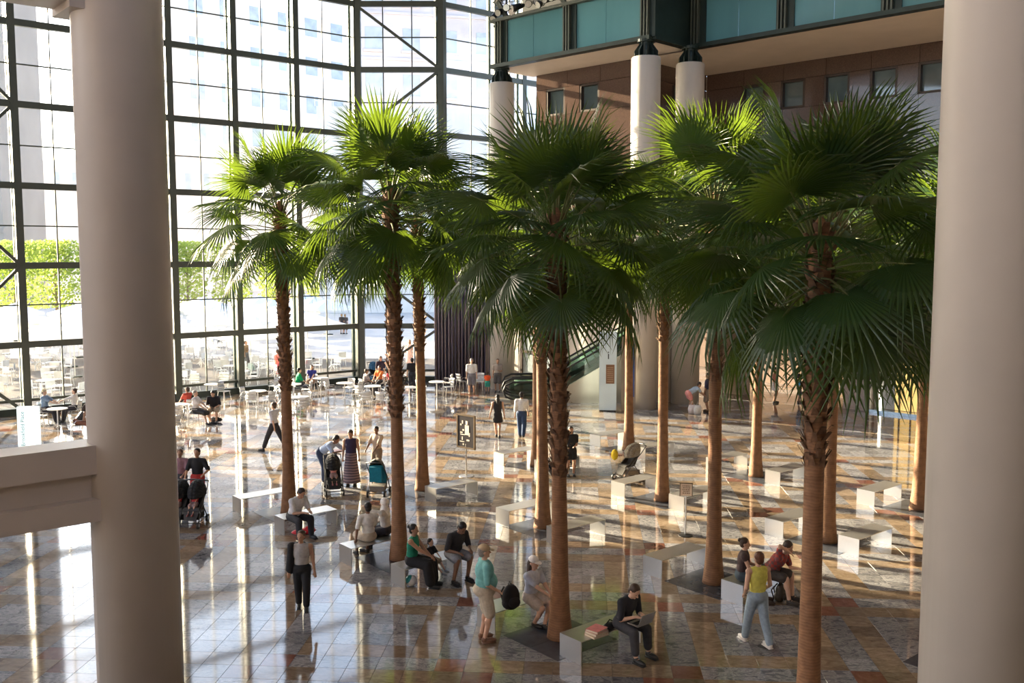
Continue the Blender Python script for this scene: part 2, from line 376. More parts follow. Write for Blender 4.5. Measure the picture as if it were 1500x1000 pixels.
# slanted struts in front of the spotlights
for t in (33.2, 29.5): MB().bar(NT(34.0, t - .1, Z1), NT(34.0, t + 1.3, 19.9), .14, .2).build('strut', M_STEEL, bal)
def spotlight():
    r = thing('spotlight', 'black stage spotlight clamped on the gallery rail', 'spotlight', group='stage spotlights on the gallery rail')
    mb = MB(); mb.tube([(0, 0, 0), (0, -.12, -.03), (0, -.34, -.1), (0, -.46, -.14)], [.06, .10, .115, .13], 12); mb.build('housing', M_BLACK, r, True)
    MB().tube([(0, -.462, -.141), (0, -.470, -.143)], [.115, .115], 12).build('lens', mat('lens_glass', (.7, .68, .62), .1, .3), r)
    mb = MB(); mb.tube([(-.13, -.15, -.02), (-.13, -.1, .2), (.13, -.1, .2), (.13, -.15, -.02)], .014, 6); mb.tube([(0, -.1, .2), (0, -.1, .34)], .02, 6); mb.build('yoke', mat('yoke_metal', (.25, .24, .22), .4, .6), r)
    return r
sp = spotlight(); k = 0
for lvl in (0, 1):
    for t in np.arange(25.2, 34.3, .40 if lvl == 0 else .55):
        o = sp if k == 0 else copy_tree(sp); k += 1
        p = NT(34.3 + .1 * lvl, t + random.uniform(-.1, .1), 18.55 + lvl * .75); o.location = p; o.scale = (1.35,) * 3
        o.rotation_euler = (R(random.uniform(-25, 30)), 0, R(random.uniform(-70, 10)))
for lvl in (0, 1): gbox('light_bar', 34.25, 34.32, 24.8, 34.4, 19.0 + lvl * .75, 19.06 + lvl * .75, M_DKSTEEL)

# ---- soffit, granite wall with windows
sof = MB()
for (n0, n1, t0, t1) in ((34.1, 37.2, 24.7, 34.4), (37.0, 43.2, 5, 27.8)):
    sof.box(NT((n0 + n1) / 2, (t0 + t1) / 2, 15.88), (n1 - n0, t1 - t0, .12), A2, B2)
struct(sof.build('ceiling', M_SOFF), 'pale plaster soffit under the gallery')
gw = bpy.data.objects.new('wall_granite', None); COL.objects.link(gw); struct(gw, 'polished brown granite wall with small square windows')
M_FRAME = mat('bronze_window_frame', (.045, .028, .02), .4, .3)
M_WPANE = mat('office_window_pane', (.10, .14, .15), .04, 0, .2, 1, spec=.9)
def gwall(n_, t0, t1, wins):
    cuts = sorted([t0, t1] + [w_ + s * .62 for w_ in wins for s in (-1, 1)])
    def put(a, b, z0, z1):
        k = max(1, round((b - a) / 2.2))
        for i in range(k):
            q0, q1 = a + (b - a) * i / k, a + (b - a) * (i + 1) / k
            MB().box(NT(n_ + .1, (q0 + q1) / 2, (z0 + z1) / 2), (.2, q1 - q0 - .014, z1 - z0 - .014), A2, B2).build('slab', M_GRAN, gw)
    put(t0, t1, 15.03, 15.82); put(t0, t1, 12.1, 13.68); put(t0, t1, 10.4, 12.1); put(t0, t1, 8, 10.4); put(t0, t1, 5.6, 8)
    for a, b in zip(cuts, cuts[1:]):
        mid = (a + b) / 2
        if any(abs(mid - w_) < .1 for w_ in wins):
            fr = MB()
            for dt, dz, st, sz in ((-.57, 0, .1, 1.33), (.57, 0, .1, 1.33), (0, .62, 1.24, .1), (0, -.62, 1.24, .1)): fr.box(NT(n_ + .16, mid + dt, 14.355 + dz), (.3, st, sz), A2, B2)
            f = fr.build('window_frame', M_FRAME, gw); MB().box(NT(n_ + .24, mid, 14.355), (.02, 1.06, 1.16), A2, B2).build('pane', M_WPANE, f)
        else: put(a, b, 13.68, 15.03)
gwall(37.0, 27.7, 34.0, (30.5, 32.7)); MB().box(NT(37.4, 30.9, 10.7), (.3, 6.4, 10.2), A2, B2).build('backing', M_FRAME, gw); MB().box(NT(43.45, 15.9, 10.7), (.3, 24, 10.2), A2, B2).build('backing', M_FRAME, gw); MB().box(NT(40.2, 28.1, 10.7), (6, .3, 10.2), A2, B2).build('backing', M_FRAME, gw); gwall(43.0, 4, 27.7, (25.0, 22.9, 20.7, 18.5, 16.35, 14.2))
for z0, z1 in ((5.6, 8), (8, 10.4), (10.4, 12.1), (12.1, 13.68), (13.68, 15.03), (15.03, 15.82)):
    for a, b in ((37, 39), (39, 41), (41, 43)): MB().box(NT((a + b) / 2, 27.8, (z0 + z1) / 2), (b - a - .014, .2, z1 - z0 - .014), A2, B2).build('slab', M_GRAN, gw)
MB().box(NT(40.5, 27.68, 14.35), (1.0, .06, 1.2), A2, B2).build('window_frame', M_FRAME, gw)
MB().box(NT(40.5, 27.64, 14.35), (.8, .02, 1.0), A2, B2).build('pane', M_WPANE, gw)
# ---- ground floor of the arcade
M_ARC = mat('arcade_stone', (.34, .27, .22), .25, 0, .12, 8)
struct(MB().box(NT(43.5, 21, 5.5), (13, 34, .25), A2, B2).build('ceiling_arcade', M_SOFF), 'plaster ceiling of the ground floor arcade')
ar = bpy.data.objects.new('wall_arcade', None); COL.objects.link(ar); struct(ar, 'stone piers and back wall of the ground floor arcade')
def TT(u, n_):                             # coordinate along the arcade of the line of sight through u
    r = (u - 750) / FPX; y = n_ / (A2.x * r + A2.y); return Vector((r * y, y, 0)).dot(B2)
def abox(nm, n0, n1, u0, u1, z0, z1, m, parent=ar):
    t0, t1 = TT(u0, n0), TT(u1, n0)
    return MB().box(NT((n0 + n1) / 2, (t0 + t1) / 2, (z0 + z1) / 2), (n1 - n0, abs(t1 - t0), z1 - z0), A2, B2).build(nm, m, parent)
abox('pier', 40.6, 41.4, 1060, 1089, 0, 5.4, M_ARC); abox('pier', 40.2, 41, 1240, 1276, 0, 5.4, M_ARC)
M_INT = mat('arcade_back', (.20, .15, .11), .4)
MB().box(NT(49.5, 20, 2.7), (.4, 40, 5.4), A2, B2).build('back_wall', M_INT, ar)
abox('counter_wall', 45.5, 45.8, 1086, 1180, 0, 1.0, M_ARC); abox('upper_wall', 40.3, 41, 1089, 1240, 3.4, 5.4, M_ARC)
MB().box(NT(38.9, 32.0, 2.8), (.3, 12.5, 5.6), A2, B2).build('side_wall', M_CREAM, ar)
shop = thing('shopfront', 'lit shopfront with white and yellow panels behind glass', 'shopfront')
abox('sill', 40.0, 40.6, 1276, 1420, 0, .12, mat('blue_steel_sill', (.35, .42, .48), .2, .6), shop)
abox('panel', 40.5, 40.6, 1279, 1293, .14, 1.6, mat('grey_panel', (.50, .48, .44), .5), shop)
abox('light_strip', 40.48, 40.6, 1293, 1296, .14, 1.5, mat('warm_light_strip', (1, .9, .7), .5, 0, 0, emit=3.0), shop)
abox('panel', 40.5, 40.6, 1296, 1316, .14, 3.2, mat('pale_blue_panel', (.55, .58, .58), .5), shop)
abox('panel', 40.5, 40.6, 1279, 1296, 1.62, 3.2, mat('pale_blue_panel', (.55, .58, .58), .5), shop)
abox('yellow_panel', 40.5, 40.6, 1317, 1420, .14, 3.2, mat('yellow_shop_panel', (.85, .55, .18), .5, 0, .05, emit=.35), shop)
for u in (1322, 1339, 1352): abox('mullion', 40.40, 40.5, u, u + 1.5, .12, 3.2, M_FRAME, shop)
abox('header', 40.2, 40.7, 1276, 1420, 3.2, 5.4, M_ARC, shop)
abox('frame_post', 40.0, 40.5, 1275, 1279, 0, 3.2, M_FRAME, shop)
sw = thing('glazed_doors', 'dark framed glazed doors beside the foot of the escalators', 'doors')
for i, u in enumerate((762, 790, 820)):
    abox('door_frame', 38.55, 38.70, u, u + 3, 0, 3.4, M_FRAME, sw)
for z in (0.02, 1.3, 2.3, 3.3): abox('rail', 38.55, 38.70, 762, 823, z, z + .14, M_FRAME, sw)
abox('door_glass', 38.62, 38.66, 765, 820, .1, 3.3, mat('shop_door_glass', (.35, .40, .42), .05), sw)

# ---- striped curtain
cur = MB(); N = 220; cw0, cw1 = G(637, 564), G(719, 559)
prev = None
for i in range(N + 1):
    f = i / N; p = cw0.lerp(cw1, f); ph = f * 2 * math.pi * 17
    p = p + Vector((0, -1, 0)) * (.16 * math.sin(ph) + .05 * math.sin(ph * 2.3))
    if prev is not None: cur.face([prev + UP * .03, p + UP * .03, p + UP * 8.7, prev + UP * 8.7])
    prev = p
mcur = bpy.data.materials.new('striped_curtain'); mcur.use_nodes = True; nt = mcur.node_tree
tc = nt.nodes.new('ShaderNodeTexCoord'); mp = nt.nodes.new('ShaderNodeMapping'); mp.inputs['Scale'].default_value = (7.3, 0, 0); no = nt.nodes.new('ShaderNodeTexNoise'); no.inputs['Scale'].default_value = 1; no.inputs['Detail'].default_value = 3
rp = nt.nodes.new('ShaderNodeValToRGB'); rp.color_ramp.interpolation = 'CONSTANT'; cr = rp.color_ramp
for e, (q, c) in zip([cr.elements[0], cr.elements[1], cr.elements.new(.5), cr.elements.new(.6)], [(0, (.17, .15, .25)), (.42, (.32, .28, .37)), (.5, (.48, .39, .39)), (.58, (.22, .20, .31))]): e.position = q; e.color = (*c, 1)
for a, b in ((tc.outputs['Object'], mp.inputs[0]), (mp.outputs[0], no.inputs['Vector']), (no.outputs['Fac'], rp.inputs[0]), (rp.outputs[0], nt.nodes['Principled BSDF'].inputs['Base Color'])): nt.links.new(a, b)
nt.nodes['Principled BSDF'].inputs['Roughness'].default_value = .8
ct = thing('curtain', 'tall purple and brown striped curtain hung before the glazing', 'curtain')
cc = cur.build('fabric', mcur, ct, True); so = cc.modifiers.new('thick', 'SOLIDIFY'); so.thickness = .02
MB().bar(cw0 + UP * 8.75 - Vector((.1, 0, 0)), cw1 + UP * 8.75 + Vector((.1, 0, 0)), .12, .12).build('curtain_rail', M_DKSTEEL, ct)

# ---- escalators
M_ESC = mat('escalator_steel', (.34, .32, .29), .28, .8, .06, 2); M_BAL = glass_mat('balustrade_glass', (.80, .90, .86), 1.4)
M_STEP = mat('escalator_step', (.10, .10, .10), .4, .5)
def escalator(label, x, y):
    e = thing('escalator', label, 'escalator', (x, y, 0), R(3))
    sl = math.tan(R(30)); L0, L1 = 1.5, 8.6
    path = lambda s, h: Vector((s, 0, h + (0 if s < L0 else (min(s, L1) - L0) * sl)))
    ss = [0, .4, .9, 1.3, L0, 2.2, L0 + .95 / sl, 3.8, 5, 6.5, L1]
    for yy in (-.62, .62):
        g = MB()
        for a, b in zip(ss, ss[1:]):
            p, q = path(a, 0), path(b, 0)
            g.face([p + Vector((0, yy, .12)), q + Vector((0, yy, .12)), q + Vector((0, yy, .92)), p + Vector((0, yy, .92 if a else .7))])
        go = g.build('balustrade', M_BAL, e); md = go.modifiers.new('t', 'SOLIDIFY'); md.thickness = .012
        hp = [path(.5, .1), path(.1, .16), path(-.22, .3), path(-.33, .55), path(-.22, .82), path(.1, .95)] + [path(s, .96) for s in ss[2:]]
        MB().tube([p + Vector((0, yy, 0)) for p in hp], .045, 8).build('handrail', M_BLACK, e, True)
        sk = MB(); o_ = .1 if yy > 0 else -.1
        for a, b in zip(ss, ss[1:]):
            p, q = path(a, 0), path(b, 0); lo = lambda v: max(0, v.z - .95)
            pts = [Vector((p.x, yy + o_, lo(p))), Vector((q.x, yy + o_, lo(q))), Vector((q.x, yy + o_, q.z + .16)), Vector((p.x, yy + o_, p.z + .16))]
            sk.face(pts)
            sk.face([pts[3], pts[2], pts[2] - Vector((0, o_, 0)), pts[3] - Vector((0, o_, 0))])
        sk.build('side_cladding', M_ESC, e)
    und = MB(); und.face([(L0, -.72, 0), (L1, -.72, 0), (L1, -.72, (L1 - L0) * sl - .95), (L0 + .95 / sl, -.72, 0)]); und.build('spandrel', M_ESC, e)
    k = 0; s = .3
    while s < L1:
        z = path(s, 0).z; z = math.floor(z / .2) * .2
        MB().box((s + .2, 0, z + .06 - .1), (.40, 1.0, .2)).build('step', M_STEP, e); s += .36
    MB().box((-.15, 0, .012), (1.0, 1.3, .02)).build('comb_plate', M_ALU, e)
    return e
escalator('escalator with glass balustrade nearer the hall floor', -.1, 43.9)
escalator('escalator with glass balustrade next to the cream wall', -.1, 45.7)

# ================================================================ palms
def frond_mesh(seed, droop, cone, span, nseg=40, Rr=1.0, split=.46):
    """a fan blade; the hastula at the origin, petiole coming from -X, upper side +Z"""
    rng = random.Random(seed); mb = MB()
    def P(r, th, z): # radial point with droop under its own weight
        dr = droop * r * r * (.55 + .45 * abs(math.sin(th))) + (cone * r)
        rr = r * (1 - .18 * min(1, dr / max(r, .01)) )
        return Vector((rr * math.cos(th), rr * math.sin(th), z - dr))
    dth = 2 * span / nseg
    for k in range(nseg):
        th = -span + (k + .5) * dth
        L = Rr * (.80 + .20 * math.cos(th * .8)) * rng.uniform(.93, 1.05); sp = split * rng.uniform(.88, 1.1) * L
        h = dth / 2; tw = rng.uniform(-.35, .35); tip = rng.uniform(.02, .24); bend = rng.uniform(-.05, .05)
        st = [(.03, 1, 0), (sp * .5, 1, 0), (sp, 1, 0), (sp + (L - sp) * .55, .42, tip * .25), (L, .0, tip)]
        prev = None
        for r, wf, dz in st:
            fold = .16 * h * r * (1 if wf == 1 else wf * 2)
            wl = h * wf * (1 if wf == 1 else sp / r * 1.15); o = 0 if wf == 1 else bend * (r - sp) * 2
            c = P(r, th + o, fold - dz); a = P(r, th + o - wl, -fold - dz); b = P(r, th + o + wl, -fold - dz)
            if prev:
                if wf == 0:
                    mb.face([prev[1], c, prev[0]]); mb.face([prev[0], c, prev[2]])
                else:
                    mb.face([prev[1], a, c, prev[0]]); mb.face([prev[0], c, b, prev[2]])
            prev = (c, a, b)
    return mb
frond_kinds = {'up': [], 'mid': [], 'low': []}
for s in range(3):
    frond_kinds['up'].append(frond_mesh(s, .08, -.06, 2.15).mesh('frond', M_LEAF))
    frond_kinds['mid'].append(frond_mesh(10 + s, .20, .05, 2.35).mesh('frond', M_LEAF))
    frond_kinds['low'].append(frond_mesh(20 + s, .32, .14, 2.4).mesh('frond', M_LEAF))
pet_mesh = MB().tube([(-1, 0, -.06), (-.6, 0, .015), (-.25, 0, .02), (0, 0, 0), (.12, 0, -.005)], [.030, .020, .016, .014, .004], 6, sy=.6).mesh('petiole', M_PET, True)
M_BARK = bpy.data.materials.new('palm_bark'); M_BARK.use_nodes = True
nt = M_BARK.node_tree; tc = nt.nodes.new('ShaderNodeTexCoord'); sx = nt.nodes.new('ShaderNodeSeparateXYZ'); no = nt.nodes.new('ShaderNodeTexNoise'); no.inputs['Scale'].default_value = 7; no.inputs['Detail'].default_value = 6
wv = nt.nodes.new('ShaderNodeTexWave'); wv.bands_direction = 'Z'; wv.inputs['Scale'].default_value = 7; wv.inputs['Distortion'].default_value = 5; wv.inputs['Detail'].default_value = 3
rp = nt.nodes.new('ShaderNodeValToRGB'); e = rp.color_ramp.elements; e[0].color = (.13, .060, .028, 1); e[1].color = (.34, .17, .08, 1); e[0].position = .15; e[1].position = .85
mxn = nt.nodes.new('ShaderNodeMath'); mxn.operation = 'MULTIPLY_ADD'; mxn.inputs[1].default_value = .16
md = nt.nodes.new('ShaderNodeMath'); md.operation = 'MULTIPLY'; md.inputs[1].default_value = .85
bp = nt.nodes.new('ShaderNodeBump'); bp.inputs['Strength'].default_value = .6; bp.inputs['Distance'].default_value = .02
for a, b in ((tc.outputs['Object'], no.inputs['Vector']), (tc.outputs['Object'], wv.inputs['Vector']), (wv.outputs['Fac'], mxn.inputs[0]), (no.outputs['Fac'], md.inputs[0]), (md.outputs[0], mxn.inputs[2]), (mxn.outputs[0], rp.inputs[0]),
             (rp.outputs[0], nt.nodes['Principled BSDF'].inputs['Base Color']), (mxn.outputs[0], bp.inputs['Height']), (bp.outputs[0], nt.nodes['Principled BSDF'].inputs['Normal'])): nt.links.new(a, b)
nt.nodes['Principled BSDF'].inputs['Roughness'].default_value = .75
M_BOOT = mat('leaf_base_bark', (.17, .092, .052), .8, 0, .45, 9)

def palm(idx, base, H, smooth_to, rot, label, nf=34, sc=1.0, lean=(0, 0)):
    rng = random.Random(100 + idx)
    t = thing('fan_palm', label, 'palm tree', base, 0, 'fan palms planted in rows across the hall')
    lx = lambda z: Vector((lean[0] * (z / H) ** 1.5, lean[1] * (z / H) ** 1.5, 0))
    prof = [(0, .235), (.15, .215), (.5, .18), (1.1, .155), (2.2, .138), (smooth_to, .13), (smooth_to + .5, .145), (H - 1.2, .15), (H - .3, .15), (H, .10), (H + .12, .03)]
    pts, rad = [], []; z = 0
    zs = np.linspace(0, H + .12, int(H * 14))
    pz, pr = [p[0] for p in prof], [p[1] for p in prof]
    for z in zs: pts.append(lx(z) + UP * z); rad.append(float(np.interp(z, pz, pr)) * (1 + .025 * math.sin(z * 43) * rng.random()))
    MB().tube(pts, rad, 18).build('trunk', M_BARK, t, True)
    bm_ = MB(); z = smooth_to; k = 0
    while z < H - .1:
        for q in range(6):
            a = k * .7 + q * math.pi / 3 + rng.uniform(-.2, .2); zz = z + rng.uniform(-.03, .03)
            r = float(np.interp(zz, pz, pr)); d = Vector((math.cos(a), math.sin(a), 0)); s = Vector((-d.y, d.x, 0)); c = lx(zz) + UP * zz
            out = rng.uniform(.04, .10); up_ = rng.uniform(.12, .2); wd = rng.uniform(.05, .075)
            b0, b1 = c + d * (r - .03) - s * wd, c + d * (r - .03) + s * wd
            t0, t1 = c + d * (r + out) + UP * up_ - s * wd * .45, c + d * (r + out) + UP * up_ + s * wd * .45
            m0 = c + d * (r + .02) + UP * up_ * .4
            i0, i1 = c + d * (r + out - .03) + UP * (up_ + .01) - s * wd * .4, c + d * (r + out - .03) + UP * (up_ + .01) + s * wd * .4
            bm_.face([b0, b1, m0]); bm_.face([b0, m0, t0]); bm_.face([m0, b1, t1]); bm_.face([m0, t1, t0]); bm_.face([t0, t1, i1, i0]); bm_.face([i0, i1, b1, b0])
        z += .125; k += 1
    tag(bm_.build('leaf_bases', M_BOOT, t), kind='stuff')
    for i in range(nf):
        f = i / (nf - 1); az = rot + i * 2.39996 + rng.uniform(-.2, .2)
        el = 70 - 106 * f + rng.uniform(-7, 7)                 # erect spear leaves to hanging old ones
        kind = 'up' if f < .24 else ('mid' if f < .62 else 'low')
        me = rng.choice(frond_kinds[kind]); Lp = (rng.uniform(.72, .95) if f < .2 else rng.uniform(.9, 1.15)) * sc
        d = Vector((math.cos(az) * math.cos(R(el)), math.sin(az) * math.cos(R(el)), math.sin(R(el))))
        z0 = H - .05 - .75 * f; root = lx(z0) + UP * z0 + Vector((d.x, d.y, 0)) * .08
        tipd = {'up': 6, 'mid': -14, 'low': -20}[kind] + rng.uniform(-6, 6)
        be = el + tipd; X = Vector((math.cos(az) * math.cos(R(be)), math.sin(az) * math.cos(R(be)), math.sin(R(be))))
        Y = Vector((-math.sin(az), math.cos(az), 0)); Z = X.cross(Y)
        ro = Matrix.Rotation(rng.uniform(-.55, .55), 3, X); Y = ro @ Y; Z = ro @ Z
        bs = (rng.uniform(.92, 1.06) if f < .2 else rng.uniform(.92, 1.1)) * sc
        pos = root + d * Lp
        M = Matrix(((X.x, Y.x, Z.x), (X.y, Y.y, Z.y), (X.z, Y.z, Z.z))).to_4x4()
        o = link('frond', me, t); o.matrix_local = Matrix.Translation(pos) @ M @ Matrix.Scale(bs, 4)
        p_ = link('petiole', pet_mesh, o)
        Xp = d; Yp = Vector((-math.sin(az), math.cos(az), 0)); Zp = Xp.cross(Yp)
        Mp = Matrix(((Xp.x, Yp.x, Zp.x), (Xp.y, Yp.y, Zp.y), (Xp.z, Yp.z, Zp.z))).to_4x4()
        p_.matrix_local = (Matrix.Translation(pos) @ M @ Matrix.Scale(bs, 4)).inverted() @ Matrix.Translation(pos) @ Mp @ Matrix.Diagonal((Lp, 1, 1, 1))
    return t
PALMS = [((4.08, 12.75, 0), 7.15, 3.9, .3, 'fan palm with the darkest trunk, growing nearest the column that has no parapet'), (G(820, 933), 7.45, 2.9, 1.1, 'fan palm between the laptop bench and the bench of the white cap'),
         (G(585, 818), 8.15, 3.2, 2.0, 'fan palm between the white headscarf and the green sleeveless top'), ((-5.86, 24.8, 0), 8.0, 3.2, 2.8, 'fan palm behind the white shirted man with the red bag'),
         ((7.53, 15.42, 0), 6.9, 4.3, .9, 'fan palm whose trunk is hidden by the column that has no parapet'), (G(1045, 853), 7.9, 4.2, 3.5, 'fan palm beside the bench of the red plaid shirt'),
         (G(795, 772), 7.5, 4.1, 4.1, 'fan palm between two empty benches with a palm right behind it'), (G(619, 717), 7.7, 4.0, 4.9, 'fan palm growing closest to the framed poster stand'),
         (G(1212, 793), 7.7, 4.6, 5.3, 'fan palm with a bright orange smooth trunk between two empty benches'), (G(970, 732), 7.6, 4.4, .5, 'fan palm at the end of the parked stroller bench'),
         ((.80, 30.4, 0), 7.3, 4.4, 1.5, 'slender fan palm next to the girl in the dark top'), (G(1345, 745), 7.3, 4.5, 2.3, 'fan palm growing closest to the lit shopfront'),
         (G(1107, 697), 7.8, 4.5, 3.1, 'fan palm growing closest to the arcade piers'), (G(921, 658), 7.4, 4.6, 3.9, 'fan palm growing closest to the pale blue pillar sign')]
M_SLATE = mat('slate_surround', (.06, .066, .08), .16, 0, .2, 5)
for i, (b, H, sm, rt, lb) in enumerate(PALMS):
    palm(i, Vector(b), H, sm, rt, lb, 38, 1.2, (random.uniform(-.12, .12), random.uniform(-.1, .1)))
    g = thing('tree_surround', 'dark slate square set in the floor around a palm trunk', 'tree surround', (b[0], b[1], 0), 0, 'slate squares around the palm trunks')
    for qa, qb in ((-1, -1), (1, -1), (-1, 1), (1, 1)):
        MB().box(AV * qa * .36 + BV * qb * .36 + UP * .003, (.708, .708, .006), AV).build('slab', M_SLATE, g)

# ================================================================ benches
bench_parts = {'seat': MB().box((0, 0, .3925), (1.45, .52, .015)).mesh('seat', M_ALU), 'end': MB().box((0, 0, .1925), (.015, .52, .385)).mesh('end_panel', M_ALU)}
def bench(L, N, label='empty brushed aluminium bench with square end panels on the hall floor', group='empty benches between the palms'):
    p, q = G(*L), G(*N); c = (p + q) / 2 + AV * .725
    t = thing('bench', label, 'bench', c, R(40), group)
    link('seat', bench_parts['seat'], t)
    for s in (-1, 1): link('end_panel', bench_parts['end'], t, (s * .7175, 0, 0))
    return t
BE = {}
bench((818, 960), (853, 974), 'aluminium bench with the laptop user and a stack of books on it', None)
bench((697, 913), (727, 933), 'aluminium bench with the woman in a white cap and a black backpack', None)
bench((1055, 876), (1089, 888), 'aluminium bench shared by the red plaid shirt and the dark tank top', None)
bench((398, 776), (421, 786), 'aluminium bench under the man in the white shirt looking down', None)
bench((496, 822), (516, 829), 'aluminium bench seating two people with their backs turned', None)
bench((569, 853), (597, 862), 'aluminium bench with the family of a green top and a toddler', None)
bench((893, 723), (917, 730), 'empty aluminium bench in front of the parked stroller', None)
bench((977, 744), (1004, 750), 'empty aluminium bench behind the small notice on a post', None)
for (L, N), lb in zip((((940, 838), (971, 849)), ((1118, 780), (1149, 790)), ((1225, 807), (1260, 816)), ((1253, 736), (1282, 742)), ((1119, 705), (1144, 713)),
             ((796, 792), (827, 803)), ((725, 765), (747, 772)), ((721, 679), (740, 683)), ((620, 731), (641, 738)), ((340, 746), (354, 754)),
             ((863, 651), (880, 655)), ((927, 669), (946, 674)), ((1034, 687), (1053, 692)), ((782, 690), (800, 697))), ('next to the foot of the small notice post', 'behind the red plaid shirt', 'nearest the column that has no parapet', 'nearest the lit shopfront', 'beside the palm facing the arcade piers', 'behind the palm of the white cap', 'behind the man in the teal shirt', 'nearest the couple walking away', 'in front of the framed poster stand', 'nearest the double stroller', 'nearest the pale blue pillar sign', 'right behind the parked stroller', 'nearest the shopping bags', 'beside the girl in the dark top')): bench(L, N, 'empty aluminium bench ' + lb)

# ================================================================ signs
def text(body, size, m, parent, loc, rot, name='lettering', ext=.002, align='CENTER', sx=1):
    c = bpy.data.curves.new(name, 'FONT'); c.body = body; c.size = size; c.extrude = ext; c.align_x = align; c.align_y = 'CENTER'; c.materials.append(m)
    t_ = bpy.data.objects.new(name, c); COL.objects.link(t_); bpy.context.view_layer.update(); me = bpy.data.meshes.new_from_object(t_.evaluated_get(bpy.context.evaluated_depsgraph_get())); bpy.data.objects.remove(t_); me.name = name
    o = link(name, me, parent, loc); o.rotation_euler = rot; return o
b = G(683, 697); s = thing('poster_stand', 'dark framed poster on a steel post with a round foot', 'sign', b, R(-42))
M_BOARD = mat('poster_black', (.025, .02, .022), .35); M_FRM = mat('poster_frame_bronze', (.20, .15, .10), .35, .6); M_PRINT = mat('poster_print', (.62, .55, .46), .6)
MB().lathe([(.22, 0), (.22, .012), (.05, .03)], 24).build('foot', M_ALU, s); MB().tube([(0, 0, .02), (0, 0, 1.0)], .025, 10).build('post', M_ALU, s)
MB().box((0, 0, 1.38), (.70, .035, .95)).build('board', M_BOARD, s)
fr = MB()
for c, z in (((-.36, 0, 1.38), (.05, .06, 1.02)), ((.36, 0, 1.38), (.05, .06, 1.02)), ((0, 0, 1.88), (.77, .06, .05)), ((0, 0, .88), (.77, .06, .05))): fr.box(c, z)
fr.build('frame', M_FRM, s)
pr = MB()
pr.box((.06, -.022, 1.43), (.17, .008, .30)); pr.lathe([(.055, 0), (.055, .11)], 14, (.06, -.02, 1.60), sy=.15)
for x, z, w_, h_ in ((-.13, 1.66, .05, .10), (-.2, 1.58, .06, .05), (-.1, 1.42, .07, .05), (-.18, 1.34, .10, .04), (-.12, 1.28, .2, .025), (-.14, 1.16, .04, .1), (-.16, 1.06, .2, .02), (-.1, .98, .05, .05), (.16, 1.3, .05, .12), (.1, 1.12, .12, .05)): pr.box((x, -.021, z), (w_, .006, h_))
pr.build('print', M_PRINT, s)
b = G(1004, 784); s = thing('notice_stand', 'small cream notice on a thin steel post with black foot', 'sign', b, R(-8))
MB().lathe([(.17, 0), (.17, .015), (.03, .035)], 24).build('foot', M_BLACK, s); MB().tube([(0, 0, .02), (0, 0, .98)], .02, 10).build('post', M_ALU, s)
MB().box((0, 0, 1.13), (.28, .02, .30)).build('board', mat('notice_cream', (.85, .68, .52), .5), s)
fr = MB()
for c, z in (((-.145, 0, 1.13), (.02, .035, .33)), ((.145, 0, 1.13), (.02, .035, .33)), ((0, 0, 1.285), (.31, .035, .02))): fr.box(c, z)
fr.build('frame', M_FRM, s)
ln = MB()
for z, w_ in ((1.22, .18), (1.175, .16), (1.13, .19), (1.09, .14), (1.045, .17)):
    x = -w_ / 2
    while x < w_ / 2: q = random.uniform(.015, .05); ln.box((x + q / 2, -.012, z), (q, .003, .02)); x += q + .012
ln.build('print', mat('notice_ink', (.25, .13, .07), .6), s)
MB().tube([(0, 0, .9), (.16, .05, .93), (.34, .1, 1.0)], .012, 8).build('arm', M_ALU, s)
b = G(891, 603); b.y += .3; s = thing('pillar_sign', 'pale blue information pillar with a bronze panel near the escalators', 'sign', b, R(-6))
MB().box((0, 0, 1.75), (.74, .42, 3.4)).build('body', mat('pale_blue_pillar', (.70, .84, .90), .25, 0, .04, 1), s); MB().box((0, 0, .025), (.70, .38, .05)).build('plinth', M_BLACK, s)
MB().box((.1, -.215, 1.62), (.36, .02, .82)).build('panel', mat('bronze_panel', (.26, .15, .09), .3, .3), s)
ln = MB()
for z in np.arange(1.3, 1.98, .085): ln.box((.1, -.228, z), (.26, .004, .02))
ln.build('panel_lines', mat('panel_ink', (.55, .40, .28), .5), s)
text('i', .5, mat('sign_ink', (.03, .05, .06), .5), s, (.02, -.215, 2.42), (math.pi / 2, 0, 0))
b = G(905, 606) + Vector((.55, .9, 0)); s = thing('blue_banner', 'tall blue printed panel in a steel frame behind the pillar sign', 'banner', b, R(-10))
MB().box((0, 0, 1.6), (.62, .06, 3.2)).build('frame', M_ESC, s); MB().box((.04, -.04, 1.75), (.42, .03, 2.3)).build('print', mat('blue_banner_print', (.04, .10, .30), .4, 0, .3, 2), s)
b = Vector((-15.35, 30.2, 0)); s = thing('lightbox_sign', 'pale lit sign panel with vertical lettering behind the parapet', 'sign', b, R(8))
MB().box((0, 0, 1.02), (.64, .16, 1.86)).build('body', mat('lightbox_face', (.80, .93, .93), .3, 0, .03, 1, emit=.35), s); MB().box((0, 0, .05), (.5, .12, .1)).build('plinth', M_BLACK, s)
text('Brookfield Place', .17, mat('sign_green', (.03, .16, .15), .5), s, (-.16, -.083, 1.25), (math.pi / 2, -math.pi / 2, 0))

